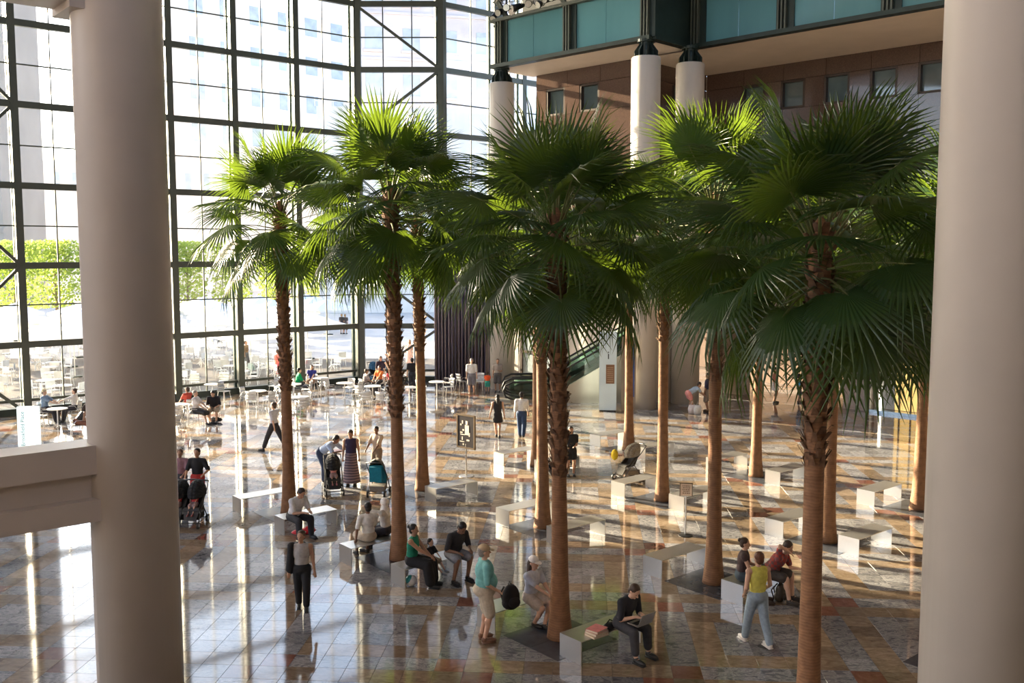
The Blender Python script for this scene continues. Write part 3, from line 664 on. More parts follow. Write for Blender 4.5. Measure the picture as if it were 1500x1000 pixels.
# ================================================================ cafe furniture inside the glass
def cafe_chair(c=M_CHROME):
    r = thing('cafe_chair', 'pale aluminium cafe chair near the glass wall', 'chair', group='aluminium chairs of the indoor cafe')
    mb = MB(); n = 8; prof = [(.22, .43), (.1, .44), (-.1, .435), (-.2, .45), (-.245, .55), (-.27, .68), (-.29, .84)]
    for (y0, z0), (y1, z1) in zip(prof, prof[1:]):
        for i in range(n):
            x0, x1 = -.22 + .44 * i / n, -.22 + .44 * (i + 1) / n; cu = lambda x, z: .10 * (x / .22) ** 2 * (1 if z > .5 else .12)
            mb.face([(x0, y0 + cu(x0, z0), z0), (x1, y0 + cu(x1, z0), z0), (x1, y1 + cu(x1, z1), z1), (x0, y1 + cu(x0, z1), z1)])
    sh = mb.build('seat_shell', c, r, True); sh.modifiers.new('t', 'SOLIDIFY').thickness = .012
    for sx_ in (-1, 1):
        for sy_ in (-1, 1): MB().tube([(.18 * sx_, .17 * sy_, .43), (.23 * sx_, .23 * sy_, 0)], .012, 6).build('leg', c, r)
        MB().tube([(.22 * sx_, -.2, .45), (.25 * sx_, -.05, .64), (.25 * sx_, .16, .64)], .011, 6).build('armrest', c, r)
    return r
def cafe_table():
    r = thing('cafe_table', 'small round white cafe table inside the glass wall', 'table', group='round tables of the indoor cafe')
    MB().lathe([(.37, .70), (.38, .715), (.38, .73), (.37, .735)], 28).build('table_top', M_WHITE, r)
    MB().tube([(0, 0, .03), (0, 0, .70)], .025, 8).build('stem', M_CHROME, r)
    mb = MB()
    for k in range(4): d = dirv(45 + 90 * k); mb.bar(d * .02 + UP * .04, d * .27 + UP * .012, .035, .02)
    mb.build('base', M_CHROME, r); return r
CH0, TB0 = cafe_chair(), cafe_table(); used = [0, 0]
SITTERS = [G(u, v, .45) for u, v in ((66, 603), (110, 600), (113, 622), (287, 605), (314, 601), (275, 597), (457, 560), (436, 566), (534, 566), (556, 561), (572, 560))]
PLACED = []
def put(k, p, rz, force=False):
    if k == 0:
        if not force and (any((Vector((p.x, p.y)) - Vector((q.x, q.y))).length < .68 for q in SITTERS + PLACED)): return None
        PLACED.append(Vector(p))
    src = (CH0, TB0)[k]; o = src if not used[k] else copy_tree(src); used[k] = 1; o.location = p; o.rotation_euler.z = rz; return o
rng = random.Random(5)
for (u, v, n_) in ((378, 596, 3), (312, 585, 2), (430, 585, 3), (470, 575, 2), (505, 583, 3), (546, 588, 3), (585, 571, 2), (600, 590, 1), (262, 618, 2), (640, 581, 2), (440, 606, 3), (85, 625, 1)):
    p = G(u, v); put(1, p, rng.random()); a0 = rng.random() * 6
    for k in range(n_):
        a = a0 + k * 2 * math.pi / max(n_, 2) + rng.uniform(-.3, .3); q = p + Vector((math.cos(a), math.sin(a), 0)) * rng.uniform(.62, .75)
        if not inside(q.x + -.3, q.y + .45): q = p + (p - q)
        put(0, q, a + math.pi / 2 + rng.uniform(-.4, .4))
for (u, v, r_) in ((286, 572, 200), (328, 570, 190), (255, 640, 30), (403, 578, 150), (536, 600, 20), (655, 573, 90), (676, 571, -60), (702, 571, 170), (657, 577, 200), (560, 601, -30), (395, 600, 60), (610, 580, 10)):
    put(0, G(u, v), R(r_))

# ================================================================ the plaza outside
M_PAVE = mat('plaza_paving', (.55, .52, .50), .55, 0, .10, .6)
struct(MB().face([(-400, -60, -.02), (300, -60, -.02), (300, 600, -.02), (-400, 600, -.02)]).build('ground', M_PAVE), 'pale paving of the plaza outside')
M_UMB = mat('umbrella_canvas', (.78, .80, .84), .8, 0, .04, 2)
def umbrella():
    r = thing('parasol', 'white square cafe parasol out on the plaza', 'parasol', group='white parasols over the plaza tables')
    mb = MB(); c = [(1.75 * a, 1.75 * b, 2.25) for a, b in ((-1, -1), (1, -1), (1, 1), (-1, 1))]
    for k in range(4): mb.face([c[k], c[(k + 1) % 4], (0, 0, 2.95)])
    for k in range(4): a, b = c[k], c[(k + 1) % 4]; mb.face([(a[0], a[1], 2.08), (b[0], b[1], 2.08), b, a])
    mb.build('canopy', M_UMB, r); MB().tube([(0, 0, .05), (0, 0, 2.98)], .03, 8).build('pole', M_WHITE, r); MB().box((0, 0, .035), (.6, .6, .07)).build('base', M_DKSTEEL, r)
    return r
um = umbrella()
k = 0
for row in range(7):
    for q in range(9):
        p = FA + BV * (6.5 + row * 5.2) + AV * (-18 + q * 4.9 + row * 1.7 + rng.uniform(-.4, .4))
        if abs(p.x) > p.y * .55 + 2 or p.x > -p.y * .19 or rng.random() < .16: continue
        o = um if k == 0 else copy_tree(um); k += 1; o.location = p; o.rotation_euler.z = R(40 + rng.uniform(-8, 8))
M_OUTM = mat('outdoor_chair_metal', (.60, .62, .66), .4, .3)
mb = MB(); mb.box((0, 0, .45), (.42, .42, .02)); mb.box((0, -.22, .7), (.42, .02, .34))
for sx_ in (-1, 1):
    for sy_ in (-1, 1): mb.tube([(.18 * sx_, .18 * sy_, .45), (.22 * sx_, .23 * sy_, 0)], .014, 5)
    mb.tube([(.22 * sx_, -.2, .45), (.22 * sx_, -.22, .88)], .014, 5); mb.tube([(.22 * sx_, -.2, .64), (.22 * sx_, .16, .64), (.2 * sx_, .2, .45)], .012, 5)
oc = mb.mesh('plaza_chair', M_OUTM)
mb = MB(); mb.lathe([(.42, .71), (.42, .735)], 20); mb.tube([(0, 0, 0), (0, 0, .71)], .025, 6)
for k in range(4): mb.bar((0, 0, .25), dirv(90 * k + 45) * .35 + UP * .02, .03, .03)
ot = mb.mesh('plaza_table', M_OUTM)
nch = 0
for row in range(11):
    for k in range(9):
        p = FA + BV * (3.0 + row * 2.6 + rng.uniform(-.4, .4)) + AV * (-16 + k * 2.9 + row * .6 + rng.uniform(-.5, .5))
        if abs(p.x) > p.y * .55 + 1 or p.x > -p.y * .17: continue
        tag(link('plaza_table', ot, None, p, rng.random()), 'round metal table on the sunny plaza', 'table', 'tables out on the plaza')
        for q in range(rng.choice((2, 3, 3, 4))):
            a = rng.random() * 6.28; nch += 1
            tag(link('plaza_chair', oc, None, p + Vector((math.cos(a), math.sin(a), 0)) * rng.uniform(.65, .8), a + math.pi / 2), 'light metal chair on the sunny plaza', 'chair', 'chairs out on the plaza')
for (u, v, a) in ((500, 536, 30), (452, 537, 200), (465, 546, 80), (492, 545, 160)): tag(link('plaza_chair', oc, None, G(u, v), R(a)), 'light metal chair on the sunny plaza', 'chair', 'chairs out on the plaza')
tag(link('plaza_table', ot, None, G(486, 540), 0), 'round metal table on the sunny plaza', 'table', 'tables out on the plaza')
# pleached trees
def tree(x, y, w_, h0, h1, seed):
    r = random.Random(seed); t = thing('clipped_tree', 'square clipped green tree across the plaza', 'tree', (x, y, 0), R(40), 'clipped trees across the plaza')
    tr = MB(); tr.tube([(0, 0, 0), (.05, 0, h0), (0, .05, h1 - 1)], [.2, .15, .06], 8)
    for k in range(7): a = r.random() * 6.28; z = r.uniform(h0 - .8, h1 - 2.5); tr.tube([(0, 0, z), (math.cos(a) * w_ * .4, math.sin(a) * w_ * .3, z + 1.3)], [.07, .02], 5)
    tr.build('trunk', mat('tree_bark', (.22, .15, .10), .8), t)
    mb = MB()
    for k in range(3600):
        q = Vector((r.uniform(-w_ / 2, w_ / 2), r.uniform(-1.6, 1.6), r.uniform(h0, h1)))
        if q.z < h0 + (h1 - h0) * .5 and r.random() < .5: continue
        s = r.uniform(.12, .26); d = Vector((r.gauss(0, 1), r.gauss(0, 1), r.gauss(0, 1))).normalized(); e2 = d.orthogonal().normalized()
        f2 = d.cross(e2); mb.face([q - e2 * s, q + f2 * s * .6, q + e2 * s, q - f2 * s * .6])
    tag(mb.build('foliage', M_HEDGE, t), kind='stuff')
for i, (u, Y) in enumerate(((-44, 89), (22, 95), (82, 100), (145, 105), (210, 110), (275, 112), (340, 114), (405, 116), (470, 118))):
    tree((u - 750) / FPX * Y, Y, 4.0, 1.1, 7.9 + .1 * (i % 3), i)
# buildings beyond the plaza
M_STONE = mat('pale_limestone', (.80, .74, .68), .8, 0, .06, .3); M_STONE2 = mat('pink_grey_granite', (.58, .53, .54), .6, 0, .08, .3)
M_TOW = mat('grey_tower_stone', (.30, .28, .26), .7, 0, .1, .2); M_BW = mat('building_window', (.42, .46, .50), .15, 0, .2, .5)
def building(label, P, d, L, D, Hh, m, wins, pitch, ws, hs, z0, dz, rows, rec=.25):
    b = thing('building', label, 'building', P); out = Vector((d.y, -d.x, 0))
    MB().box(d * L / 2 - out * D / 2 + UP * Hh / 2, (L, D, Hh), d, -out).build('wall', m, b)
    wm = MB().box((0, 0, 0), (ws, .3, hs), d, -out).mesh('window', M_BW); fm = MB().box((0, 0, 0), (ws + .5, .3, .35), d, -out).mesh('window_sill', m)
    for r_ in range(rows):
        for k in range(int((L - 3) / pitch)):
            q = d * (2.5 + k * pitch) + UP * (z0 + r_ * dz); w_ = link('window', wm, b, q - out * .08)
            link('window_sill', fm, w_, out * .12 - UP * (hs / 2 + .15))
    for r_ in range(rows + 1): MB().box(d * L / 2 + out * .06 + UP * (z0 - hs / 2 - 1.2 + r_ * dz), (L, .25, .35), d, -out).build('string_course', m, b)
    return b
def at(u, Y): return Vector(((u - 750) / FPX * Y, Y, 0))
building('tall pale limestone office block washed out by the sun', at(236, 205), (at(560, 250) - at(236, 205)).normalized(), 75, 20, 75, M_STONE, 1, 7.5, 3.4, 4.2, 24, 9, 5)
building('grey stone tower standing beside the low sun', at(-150, 120), Vector((1, .1, 0)).normalized(), 13.0, 14, 70, M_TOW, 1, 6, 2.0, 2.6, 12, 6, 9)
lo = building('low limestone wing with narrow slot windows', at(40, 165), Vector((1, .12, 0)).normalized(), 62, 12, 22.5, M_STONE, 1, 3.1, 1.0, 3.0, 19, 6, 1)
lc = MB()
building('pinkish grey block with terraces behind the braced bay', at(526, 135), Vector((1, .25, 0)).normalized(), 34, 14, 60, M_STONE2, 1, 5.2, 2.4, 3.0, 30, 6.2, 4)
tb = thing('terrace', 'long sunlit stone terrace with a thin railing', 'terrace', at(470, 110)); dd = Vector((1, .12, 0)).normalized()
MB().box(dd * 20 + UP * 11.5, (40, 3, 23), dd).build('wall', M_STONE, tb)
for z in (23.6, 24.1): MB().bar(dd * 0 + UP * z - Vector((0, 1.4, 0)), dd * 40 + UP * z - Vector((0, 1.4, 0)), .09, .09).build('railing', M_WHITE, tb)
for k in range(0, 40, 2): MB().bar(dd * k + UP * 23 - Vector((0, 1.4, 0)), dd * k + UP * 24.1 - Vector((0, 1.4, 0)), .06, .06).build('baluster', M_WHITE, tb)
for k in range(6):
    w_ = MB().box(dd * (3 + k * 6) - Vector((0, 1.55, 0)) + UP * 7, (2.2, .2, 5), dd).build('window', M_BW, tb)

# ================================================================ people
SKIN = {'light': (.62, .38, .27), 'tan': (.45, .25, .16), 'brown': (.22, .115, .07), 'dark': (.10, .05, .032)}
def cm(c, rough=.85): return mat('cloth_%d_%d_%d' % tuple(int(x * 255) for x in c), c, rough, 0, .14, 18, bump=.25)
def skin(k): return mat('skin_' + k, SKIN[k], .5, 0, .06, 12)
def hair_m(c): return mat('hair_%d' % int(sum(c) * 1000), c, .55, 0, .3, 40)
DK, BR, GY, BL = (.012, .009, .008), (.055, .03, .018), (.25, .23, .21), (.35, .22, .1)
def ik(a, t, l1, l2, pole):
    d = t - a; L = d.length; L2 = min(max(L, abs(l1 - l2) + .01), (l1 + l2) * .999); d = d.normalized()
    x = (l1 * l1 - l2 * l2 + L2 * L2) / (2 * L2); h = math.sqrt(max(l1 * l1 - x * x, 0))
    p = pole - d * pole.dot(d); p = p.normalized() if p.length > 1e-4 else d.orthogonal().normalized()
    return a + d * x + p * h, a + d * L2
def person(label, loc, az, h=1.7, sk='light', top=(.5, .5, .5), sleeve=.6, bot=(.05, .05, .06), leg=1.9, shoe=(.03, .03, .03), hair=DK, hs='short', hat=None, hatc=(.6, .5, .4),
           pose='stand', lean=0, hl=None, hr=None, fl=None, fr=None, hd=0, hy=0, dress=None, seat=.40, near=False, fat=1.0, child=False, stripe=None, child_h=1.0):
    hsit = pose == 'sit'; V3 = Vector
    o = thing('person', label, 'person', (loc[0], loc[1], 0), R(-az))
    Hc = V3((0, 0, seat + .075 * h if hsit else .525 * h)); U = V3((0, math.sin(R(lean)), math.cos(R(lean))))
    if not hsit and lean > 20: Hc = Hc + V3((0, -.10 * h, -.01 * h))
    X = V3((1, 0, 0)); W = .062 * fat
    neck = Hc + U * .285 * h; hs_ = 1.35 if child else 1.0
    hu = V3((0, math.sin(R(lean * .5 + hd)), math.cos(R(lean * .5 + hd)))); Hd = neck + hu * (.105 * h * (hs_ ** .7))
    sh = [neck - U * .022 * h + X * s * .108 * h * (1 if fat < 1.15 else 1.08) for s in (-1, 1)]
    hip = [Hc + X * s * .05 * h for s in (-1, 1)]
    # legs
    if pose == 'stand': ft = [V3((-.06 * h, .0, 0)), V3((.06 * h, .01, 0))]
    elif pose == 'walk': ft = [V3((-.05 * h, .17 * h, 0)), V3((.05 * h, -.19 * h, .03 * h))]
    else: ft = [V3((-.075 * h, .285 * h, 0)), V3((.075 * h, .30 * h, 0))]
    if fl is not None: ft[0] = V3(fl) * h
    if fr is not None: ft[1] = V3(fr) * h
    kn, an = [], []
    for i in (0, 1):
        k, a = ik(hip[i], ft[i] + V3((0, -.02 * h, .045 * h)), .245 * h, .245 * h, V3(((-.15, .15)[i], 1, .3 if hsit else 0))); kn.append(k); an.append(a)
    # arms
    dl = {'stand': [(-.15, .02, .40), (.15, .02, .40)], 'walk': [(-.14, -.12, .42), (.14, .14, .44)], 'sit': [(-.07, .24, .02), (.07, .24, .02)]}[pose]
    hands = [V3(hl if hl is not None else dl[0]) * h, V3(hr if hr is not None else dl[1]) * h]
    if hsit: hands = [q + V3((0, 0, seat + .1 * h)) for q in hands]
    el, wr = [], []
    for i in (0, 1):
        e, w_ = ik(sh[i], hands[i], .168 * h, .145 * h, V3(((-.7, .7)[i], -1, -.35))); el.append(e); wr.append(w_)
    Mt = Matrix((X, U.cross(X), U)).transposed()
    def torso(mb, g):
        mb.ell(Hc + U * .195 * h, (.098 * h * (.5 + .5 * fat) + g, W * 1.12 * h + g, .115 * h + g), Mt)
        mb.ell(Hc + U * .085 * h + (Mt @ V3((0, .012 * h * (fat - 1) * 6, 0))), (.082 * h * fat + g, W * 1.05 * h * fat + g, .10 * h + g), Mt)
        q_ = 1 if (g == 0 or sleeve > 0) else .62; m_ = (sh[0] + sh[1]) / 2; mb.caps(m_.lerp(sh[0], q_), m_.lerp(sh[1], q_), .036 * h + g, .036 * h + g); mb.ell(Hc + U * .255 * h, (.085 * h + g, .05 * h + g, .04 * h + g), Mt)
    def pelvis(mb, g): mb.ell(Hc + U * .005 * h, (.090 * h * (.4 + .6 * fat) + g, W * 1.22 * h * (.5 + .5 * fat) + g, .075 * h + g), Mt)
    def limb(mb, a, b, c, r, g, t0, t1):
        # partial limb along two segments
        for (p, q, ra, rb, s0) in ((a, b, r[0], r[1], 0), (b, c, r[2], r[3], 1)):
            u0, u1 = max(t0 - s0, 0), min(t1 - s0, 1)
            if u1 > u0 + .02:
                n_ = 3
                for i in range(n_):
                    f0, f1 = u0 + (u1 - u0) * i / n_, u0 + (u1 - u0) * (i + 1) / n_
                    mb.caps(p.lerp(q, f0), p.lerp(q, f1), (ra + (rb - ra) * f0) * h + g, (ra + (rb - ra) * f1) * h + g)
    AR = (.029 * (.6 + .4 * fat), .023, .023, .015); LR = (.052 * (.6 + .4 * fat), .034, .034, .021)
    body = MB(); torso(body, 0); pelvis(body, 0)
    body.caps(neck - U * .02 * h, neck + (Hd - neck) * .6, .030 * h, .028 * h)
    Mh = Matrix.Rotation(R(hy), 3, 'Z') @ Matrix((X, hu.cross(X), hu)).transposed(); q = lambda x, y, z: Hd + Mh @ (V3((x, y, z)) * h * hs_)
    body.ell(q(0, -.004, .012), (.046 * h * hs_, .055 * h * hs_, .056 * h * hs_), Mh, 16); body.ell(q(0, .010, -.022), (.036 * h * hs_, .042 * h * hs_, .045 * h * hs_), Mh)
    body.caps(q(0, .050, .002), q(0, .062, -.016), .006 * h * hs_, .0095 * h * hs_); body.ell(q(0, .040, -.052), (.018 * h * hs_, .014 * h * hs_, .013 * h * hs_), Mh)
    for s in (-1, 1): body.ell(q(s * .046, -.006, -.006), (.007 * h, .012 * h, .018 * h), Mh)
    for i in (0, 1):
        limb(body, sh[i], el[i], wr[i], AR, 0, 0, 2); limb(body, hip[i], kn[i], an[i], LR, 0, 0, 2)
        body.ell(kn[i].lerp(an[i], .3) - V3((0, .008 * h, 0)), (.03 * h, .033 * h, .06 * h), None, 10)
        fd = (wr[i] - el[i]).normalized(); fd = (fd + V3((0, .25, -.25))).normalized(); sd_ = fd.cross(V3((0, 0, 1)) if abs(fd.z) < .9 else V3((0, 1, 0))).normalized(); nd = sd_.cross(fd)
        pm = wr[i] + fd * .030 * h; body.caps(wr[i], pm - sd_ * .009 * h, .014 * h, .012 * h); body.caps(wr[i], pm + sd_ * .009 * h, .014 * h, .012 * h)
        for j, (o_, l_) in enumerate(((-.0165, .036), (-.0055, .042), (.0055, .040), (.0165, .032))):
            a = pm + sd_ * o_ * h + fd * .006 * h; m_ = a + fd * l_ * .5 * h; e = m_ + (fd - nd * .55).normalized() * l_ * .55 * h
            body.caps(a, m_, .0058 * h, .0054 * h, 6); body.caps(m_, e, .0054 * h, .0046 * h, 6)
        s = -1 if i == 0 else 1; th = wr[i] + fd * .012 * h - sd_ * s * .012 * h; body.caps(th, th + (fd - sd_ * s * .8).normalized() * .038 * h, .0075 * h, .005 * h, 6)
        body.caps(an[i], ft[i] + V3((0, .055 * h, .018 * h)), .021 * h, .016 * h)
    vx = .011 if near else .019
    def rem(mb, name, m, v, it=4):
        ob = mb.build(name, m, o, True); r = ob.modifiers.new('union', 'REMESH'); r.mode = 'VOXEL'; r.voxel_size = v; r.use_smooth_shade = True
        s2 = ob.modifiers.new('soft', 'SMOOTH'); s2.factor = .5; s2.iterations = it; return ob
    rem(body, 'body', skin(sk), vx, 3)
    g = .013 if near else .019
    if top:
        mb = MB(); torso(mb, g); pelvis(mb, g * .7) if not dress else None
        if sleeve > 0:
            for i in (0, 1): limb(mb, sh[i], el[i], wr[i], AR, g + .006, 0, sleeve)
        rem(mb, 'shirt' if not dress else 'bodice', cm(top), .016 if near else .022)
    if dress:
        mb = MB(); pelvis(mb, g + .01); hem = dress
        if hsit:
            for i in (0, 1): limb(mb, hip[i], kn[i], an[i], (.062, .055, .058, .062), g, 0, hem)
            mb.caps((hip[0] + hip[1]) / 2, (kn[0] + kn[1]) / 2, .06 * h, .055 * h); mb.caps((kn[0] + kn[1]) / 2, (kn[0] + kn[1]) / 2 * .3 + (an[0] + an[1]) / 2 * .7, .06 * h, .07 * h)
        else:
            zt, zb = Hc.z + .10 * h, Hc.z - hem * .245 * h; wb = .105 + .03 * hem
            mb.lathe([(.078 * h, zt - zb), (.10 * h, (zt - zb) - .11 * h), ((.10 + wb) / 2 * h, (zt - zb) * .4), (wb * h, 0)], 20, (0, 0, zb), sy=.8)
        d_ = rem(mb, 'skirt', cm(bot) if not stripe else stripe, .018 if near else .022)
    elif bot:
        mb = MB(); pelvis(mb, g + .006)
        for i in (0, 1): limb(mb, hip[i], kn[i], an[i], (.056, .041, .042, .031) if leg > 1.2 else (.058, .052, .042, .036), g + .002, 0, leg)
        rem(mb, 'trousers' if leg > 1.2 else 'shorts', cm(bot), .016 if near else .022)
    for i in (0, 1):
        mb = MB(); mb.ell(ft[i] + V3((0, .028 * h, .026 * h)), (.028 * h, .078 * h, .026 * h)); mb.ell(ft[i] + V3((0, -.018 * h, .034 * h)), (.026 * h, .036 * h, .034 * h)); mb.box(ft[i] + V3((0, .024 * h, .006 * h)), (.048 * h, .14 * h, .012 * h)); mb.build('shoe', cm(shoe, .5), o, True)
    if hs != 'none' and hat != 'hijab':
        mb = MB(); mb.ell(q(0, -.014, .022), (.051 * h * hs_, .056 * h * hs_, .054 * h * hs_), Mh, 16); mb.ell(q(0, -.03, -.012), (.044 * h * hs_, .036 * h * hs_, .045 * h * hs_), Mh)
        if hs == 'long': mb.caps(q(0, -.045, -.02), q(0, -.055, -.13), .042 * h, .032 * h); mb.ell(q(0, -.03, -.06), (.055 * h, .035 * h, .07 * h), Mh)
        if hs == 'bun': mb.ell(q(0, -.066, .035), (.026 * h, .026 * h, .026 * h), Mh)
        mb.build('hair', hair_m(hair), o, True)
    if hat == 'cap':
        mb = MB(); mb.ell(q(0, -.006, .034), (.054 * h, .061 * h, .045 * h), Mh, 16)
        b0 = [q(.046 * math.cos(a), .04 + .06 * math.sin(a), .022 - .008 * math.sin(a)) for a in np.linspace(0, math.pi, 9)]; mb.face(b0); mb.face([p - hu * .006 * h for p in b0[::-1]])
        mb.build('cap', cm(hatc), o, True)
    if hat == 'straw':
        mb = MB(); mb.ell(q(0, -.004, .045), (.052 * h, .058 * h, .04 * h), Mh, 16); mb.ell(q(0, 0, .028), (.09 * h, .1 * h, .007 * h), Mh, 18); mb.build('hat', cm(hatc), o, True)
        mb = MB(); mb.ell(q(0, -.004, .036), (.054 * h, .06 * h, .012 * h), Mh, 16); mb.build('hat_band', cm((.05, .04, .03)), o, True)
    if hat == 'hijab':
        mb = MB(); mb.ell(q(0, -.012, .014), (.057 * h, .064 * h, .064 * h), Mh, 16); mb.caps(q(0, -.01, -.04), neck - U * .06 * h, .05 * h, .085 * h); mb.caps(q(0.02, .01, -.06), q(.05, .05, -.26), .03 * h, .035 * h); rem(mb, 'headscarf', cm(hatc), .016)
    if near:
        for s in (-1, 1): MB().ell(q(s * .018, .0475, .0), (.0055 * h, .004 * h, .0035 * h), Mh, 8).build('eye', M_BLACK, o)
        MB().ell(q(0, .0515, -.034), (.013 * h, .003 * h, .003 * h), Mh, 8).build('mouth', mat('lip', (.32, .12, .10), .5), o)
    return o
def ph(v0, v): return (v - v0) * CAM_H / (v - 370)
mz = bpy.data.materials.new('zigzag_cloth'); mz.use_nodes = True; nt = mz.node_tree; tc = nt.nodes.new('ShaderNodeTexCoord'); wv = nt.nodes.new('ShaderNodeTexWave'); wv.bands_direction = 'Z'; wv.inputs['Scale'].default_value = 4; wv.inputs['Distortion'].default_value = 2
rp = nt.nodes.new('ShaderNodeValToRGB'); rp.color_ramp.elements[0].color = (.05, .03, .06, 1); rp.color_ramp.elements[1].color = (.30, .20, .22, 1)
for a, b in ((tc.outputs['Object'], wv.inputs['Vector']), (wv.outputs['Fac'], rp.inputs[0]), (rp.outputs[0], nt.nodes['Principled BSDF'].inputs['Base Color'])): nt.links.new(a, b)
mplaid = bpy.data.materials.new('plaid_cloth'); mplaid.use_nodes = True; nt = mplaid.node_tree; tc = nt.nodes.new('ShaderNodeTexCoord'); ck = nt.nodes.new('ShaderNodeTexChecker'); ck.inputs['Scale'].default_value = 16
ck.inputs['Color1'].default_value = (.36, .05, .04, 1); ck.inputs['Color2'].default_value = (.16, .07, .08, 1); nt.links.new(tc.outputs['Object'], ck.inputs['Vector']); nt.links.new(ck.outputs[0], nt.nodes['Principled BSDF'].inputs['Base Color']); nt.nodes['Principled BSDF'].inputs['Roughness'].default_value = .85
MATS['cloth_%d_%d_%d' % (int(.30 * 255), int(.05 * 255), int(.045 * 255))] = mplaid
# --- around the front benches
person('woman in a light grey tank top carrying a black jacket on her shoulder', G(443, 892), 170, 1.56, 'tan', (.42, .40, .39), 0, (.014, .014, .016), 1.92, hair=BR, hs='bun', pose='walk', fl=(-.05, .05, 0), fr=(.045, -.08, .0), hl=(-.17, .05, .40), hr=(.16, .0, .44), hy=-20, near=True)
person('man with a tan cap, teal shirt and khaki shorts standing with hand on hip', G(710, 938), 75, 1.76, 'light', (.16, .42, .42), .9, (.48, .42, .33), .92, (.20, .10, .06), GY, hat='cap', hatc=(.50, .38, .24), hl=(-.16, .05, .42), hr=(.12, .10, .55), fat=1.28, near=True)
person('woman in a white cap and striped shirt sitting beside a black backpack', G(777, 882, .4), 130, 1.66, 'light', (.50, .52, .60), .7, (.50, .42, .36), .75, (.02, .02, .02), BR, 'long', 'cap', (.82, .78, .74), pose='sit', lean=8, hl=(-.04, .26, .04), hr=(.02, .27, .05), fl=(.03, .24, 0), fr=(.06, .12, .0), near=True)
person('young man in dark clothes typing on a laptop on his knees', G(911, 921, .4), 140, 1.74, 'light', (.020, .022, .03), .9, (.045, .045, .052), 1.75, (.02, .02, .02), BR, pose='sit', lean=20, hd=28, hl=(-.05, .22, .10), hr=(.05, .22, .10), fl=(-.11, .27, 0), fr=(.10, .30, 0), near=True)
person('woman walking away in a yellow tank top and faded jeans', G(1108, 945), -18, 1.70, 'light', (.62, .58, .12), 0, (.28, .36, .44), 1.95, (.75, .72, .68), (.12, .045, .02), pose='walk', fl=(-.05, .16, 0), fr=(.06, -.13, .02), hl=(-.10, .08, .53), hr=(.10, .10, .53), near=True)
person('woman in a dark tank top with tied up hair sitting on a bench', G(1086, 850, .4), 105, 1.62, 'light', (.06, .035, .035), .2, (.05, .07, .09), .8, BR, BR, 'bun', pose='sit', lean=6, hl=(-.05, .22, .08), hr=(.04, .22, .08), near=True)
person('man in a red plaid shirt leaning his head on his hand', G(1124, 846, .4), 125, 1.76, 'light', (.30, .05, .045), .7, (.05, .04, .035), .85, (.05, .04, .03), BR, pose='sit', lean=38, hd=10, hl=(-.04, .34, .06), hr=(.06, .26, .26), near=True, fat=1.1)
person('man in a white shirt bent over his phone with elbows on knees', G(430, 763, .4), 130, 1.76, 'tan', (.62, .62, .64), .8, (.02, .022, .03), 1.92, (.02, .02, .02), (.03, .022, .02), pose='sit', lean=24, hd=26, hl=(-.05, .30, .08), hr=(.05, .30, .08), fl=(-.14, .22, 0), fr=(.12, .30, 0), near=True, fat=1.1)
person('person in a white tee sitting with back turned and long khaki shorts', G(540, 793, .4), -28, 1.66, 'brown', (.74, .71, .67), .8, (.50, .42, .32), 1.1, (.03, .03, .03), DK, pose='sit', lean=4, hl=(-.17, .02, -.05), hr=(.06, .2, .02), near=True)
person('woman wearing a white headscarf and pale shawl pointing ahead', G(566, 783, .4), -75, 1.60, 'tan', (.60, .54, .48), 1.6, (.03, .03, .04), 1.9, (.03, .03, .03), hat='hijab', hatc=(.80, .76, .70), pose='sit', lean=6, hl=(-.05, .30, .30), near=True)
person('woman in a sleeveless green top and long black skirt sitting sideways', G(603, 828, .4), 105, 1.64, 'tan', (.01, .20, .115), 0, (.012, .011, .012), 1.9, (.02, .02, .02), DK, 'bun', pose='sit', lean=6, dress=1.85, hl=(-.06, .24, .02), hr=(.02, .26, .05), near=True)
person('toddler in a black tee and camouflage shorts sitting between adults', G(631, 822, .4), 120, .84, 'light', (.014, .014, .016), .8, (.28, .22, .15), .9, (.30, .32, .36), DK, pose='sit', child=True, seat=.40, fl=(-.07, .40, .25), fr=(.07, .42, .22), near=True)
person('man in a charcoal tee and grey shorts looking down with forearms on thighs', G(663, 818, .4), 140, 1.78, 'brown', (.028, .028, .032), .9, (.22, .23, .26), .88, (.015, .015, .018), DK, pose='sit', lean=24, hd=32, hl=(-.08, .24, .05), hr=(.10, .24, .05), fl=(-.06, .23, 0), fr=(.15, .24, 0), near=True, fat=1.1)
# --- middle of the hall
person('man walking in a pale grey tee and dark trousers', G(402, 661), -72, 1.74, 'light', (.60, .60, .66), .8, (.03, .03, .038), 1.92, pose='walk', fl=(-.05, .24, 0), fr=(.05, -.24, .02), hair=BR)
person('man in a black tee and red shorts pushing the double stroller', G(291, 745), 185, 1.66, 'tan', (.016, .016, .018), .9, (.42, .035, .03), .95, BR, DK, hl=(-.16, .16, .60), hr=(.12, .2, .56))
person('woman in a mauve top beside the double stroller', G(266, 742), 180, 1.60, 'tan', (.30, .16, .19), .9, (.05, .05, .06), 1.9, BR, (.10, .05, .03), 'bun', hl=(-.1, .2, .58))
person('man in a light blue shirt bending over a stroller', G(478, 706), 110, 1.76, 'brown', (.38, .48, .68), .8, (.04, .06, .12), 1.92, (.03, .03, .03), DK, lean=58, hd=10, hl=(-.1, .36, .58), hr=(.1, .36, .58))
person('woman in a long zigzag maxi dress with bare arms', G(515, 711), 180, 1.70, 'tan', (.03, .02, .06), 0, (.2, .1, .12), dress=1.9, stripe=mz, hair=BR, hs='short', hd=22, fat=1.05)
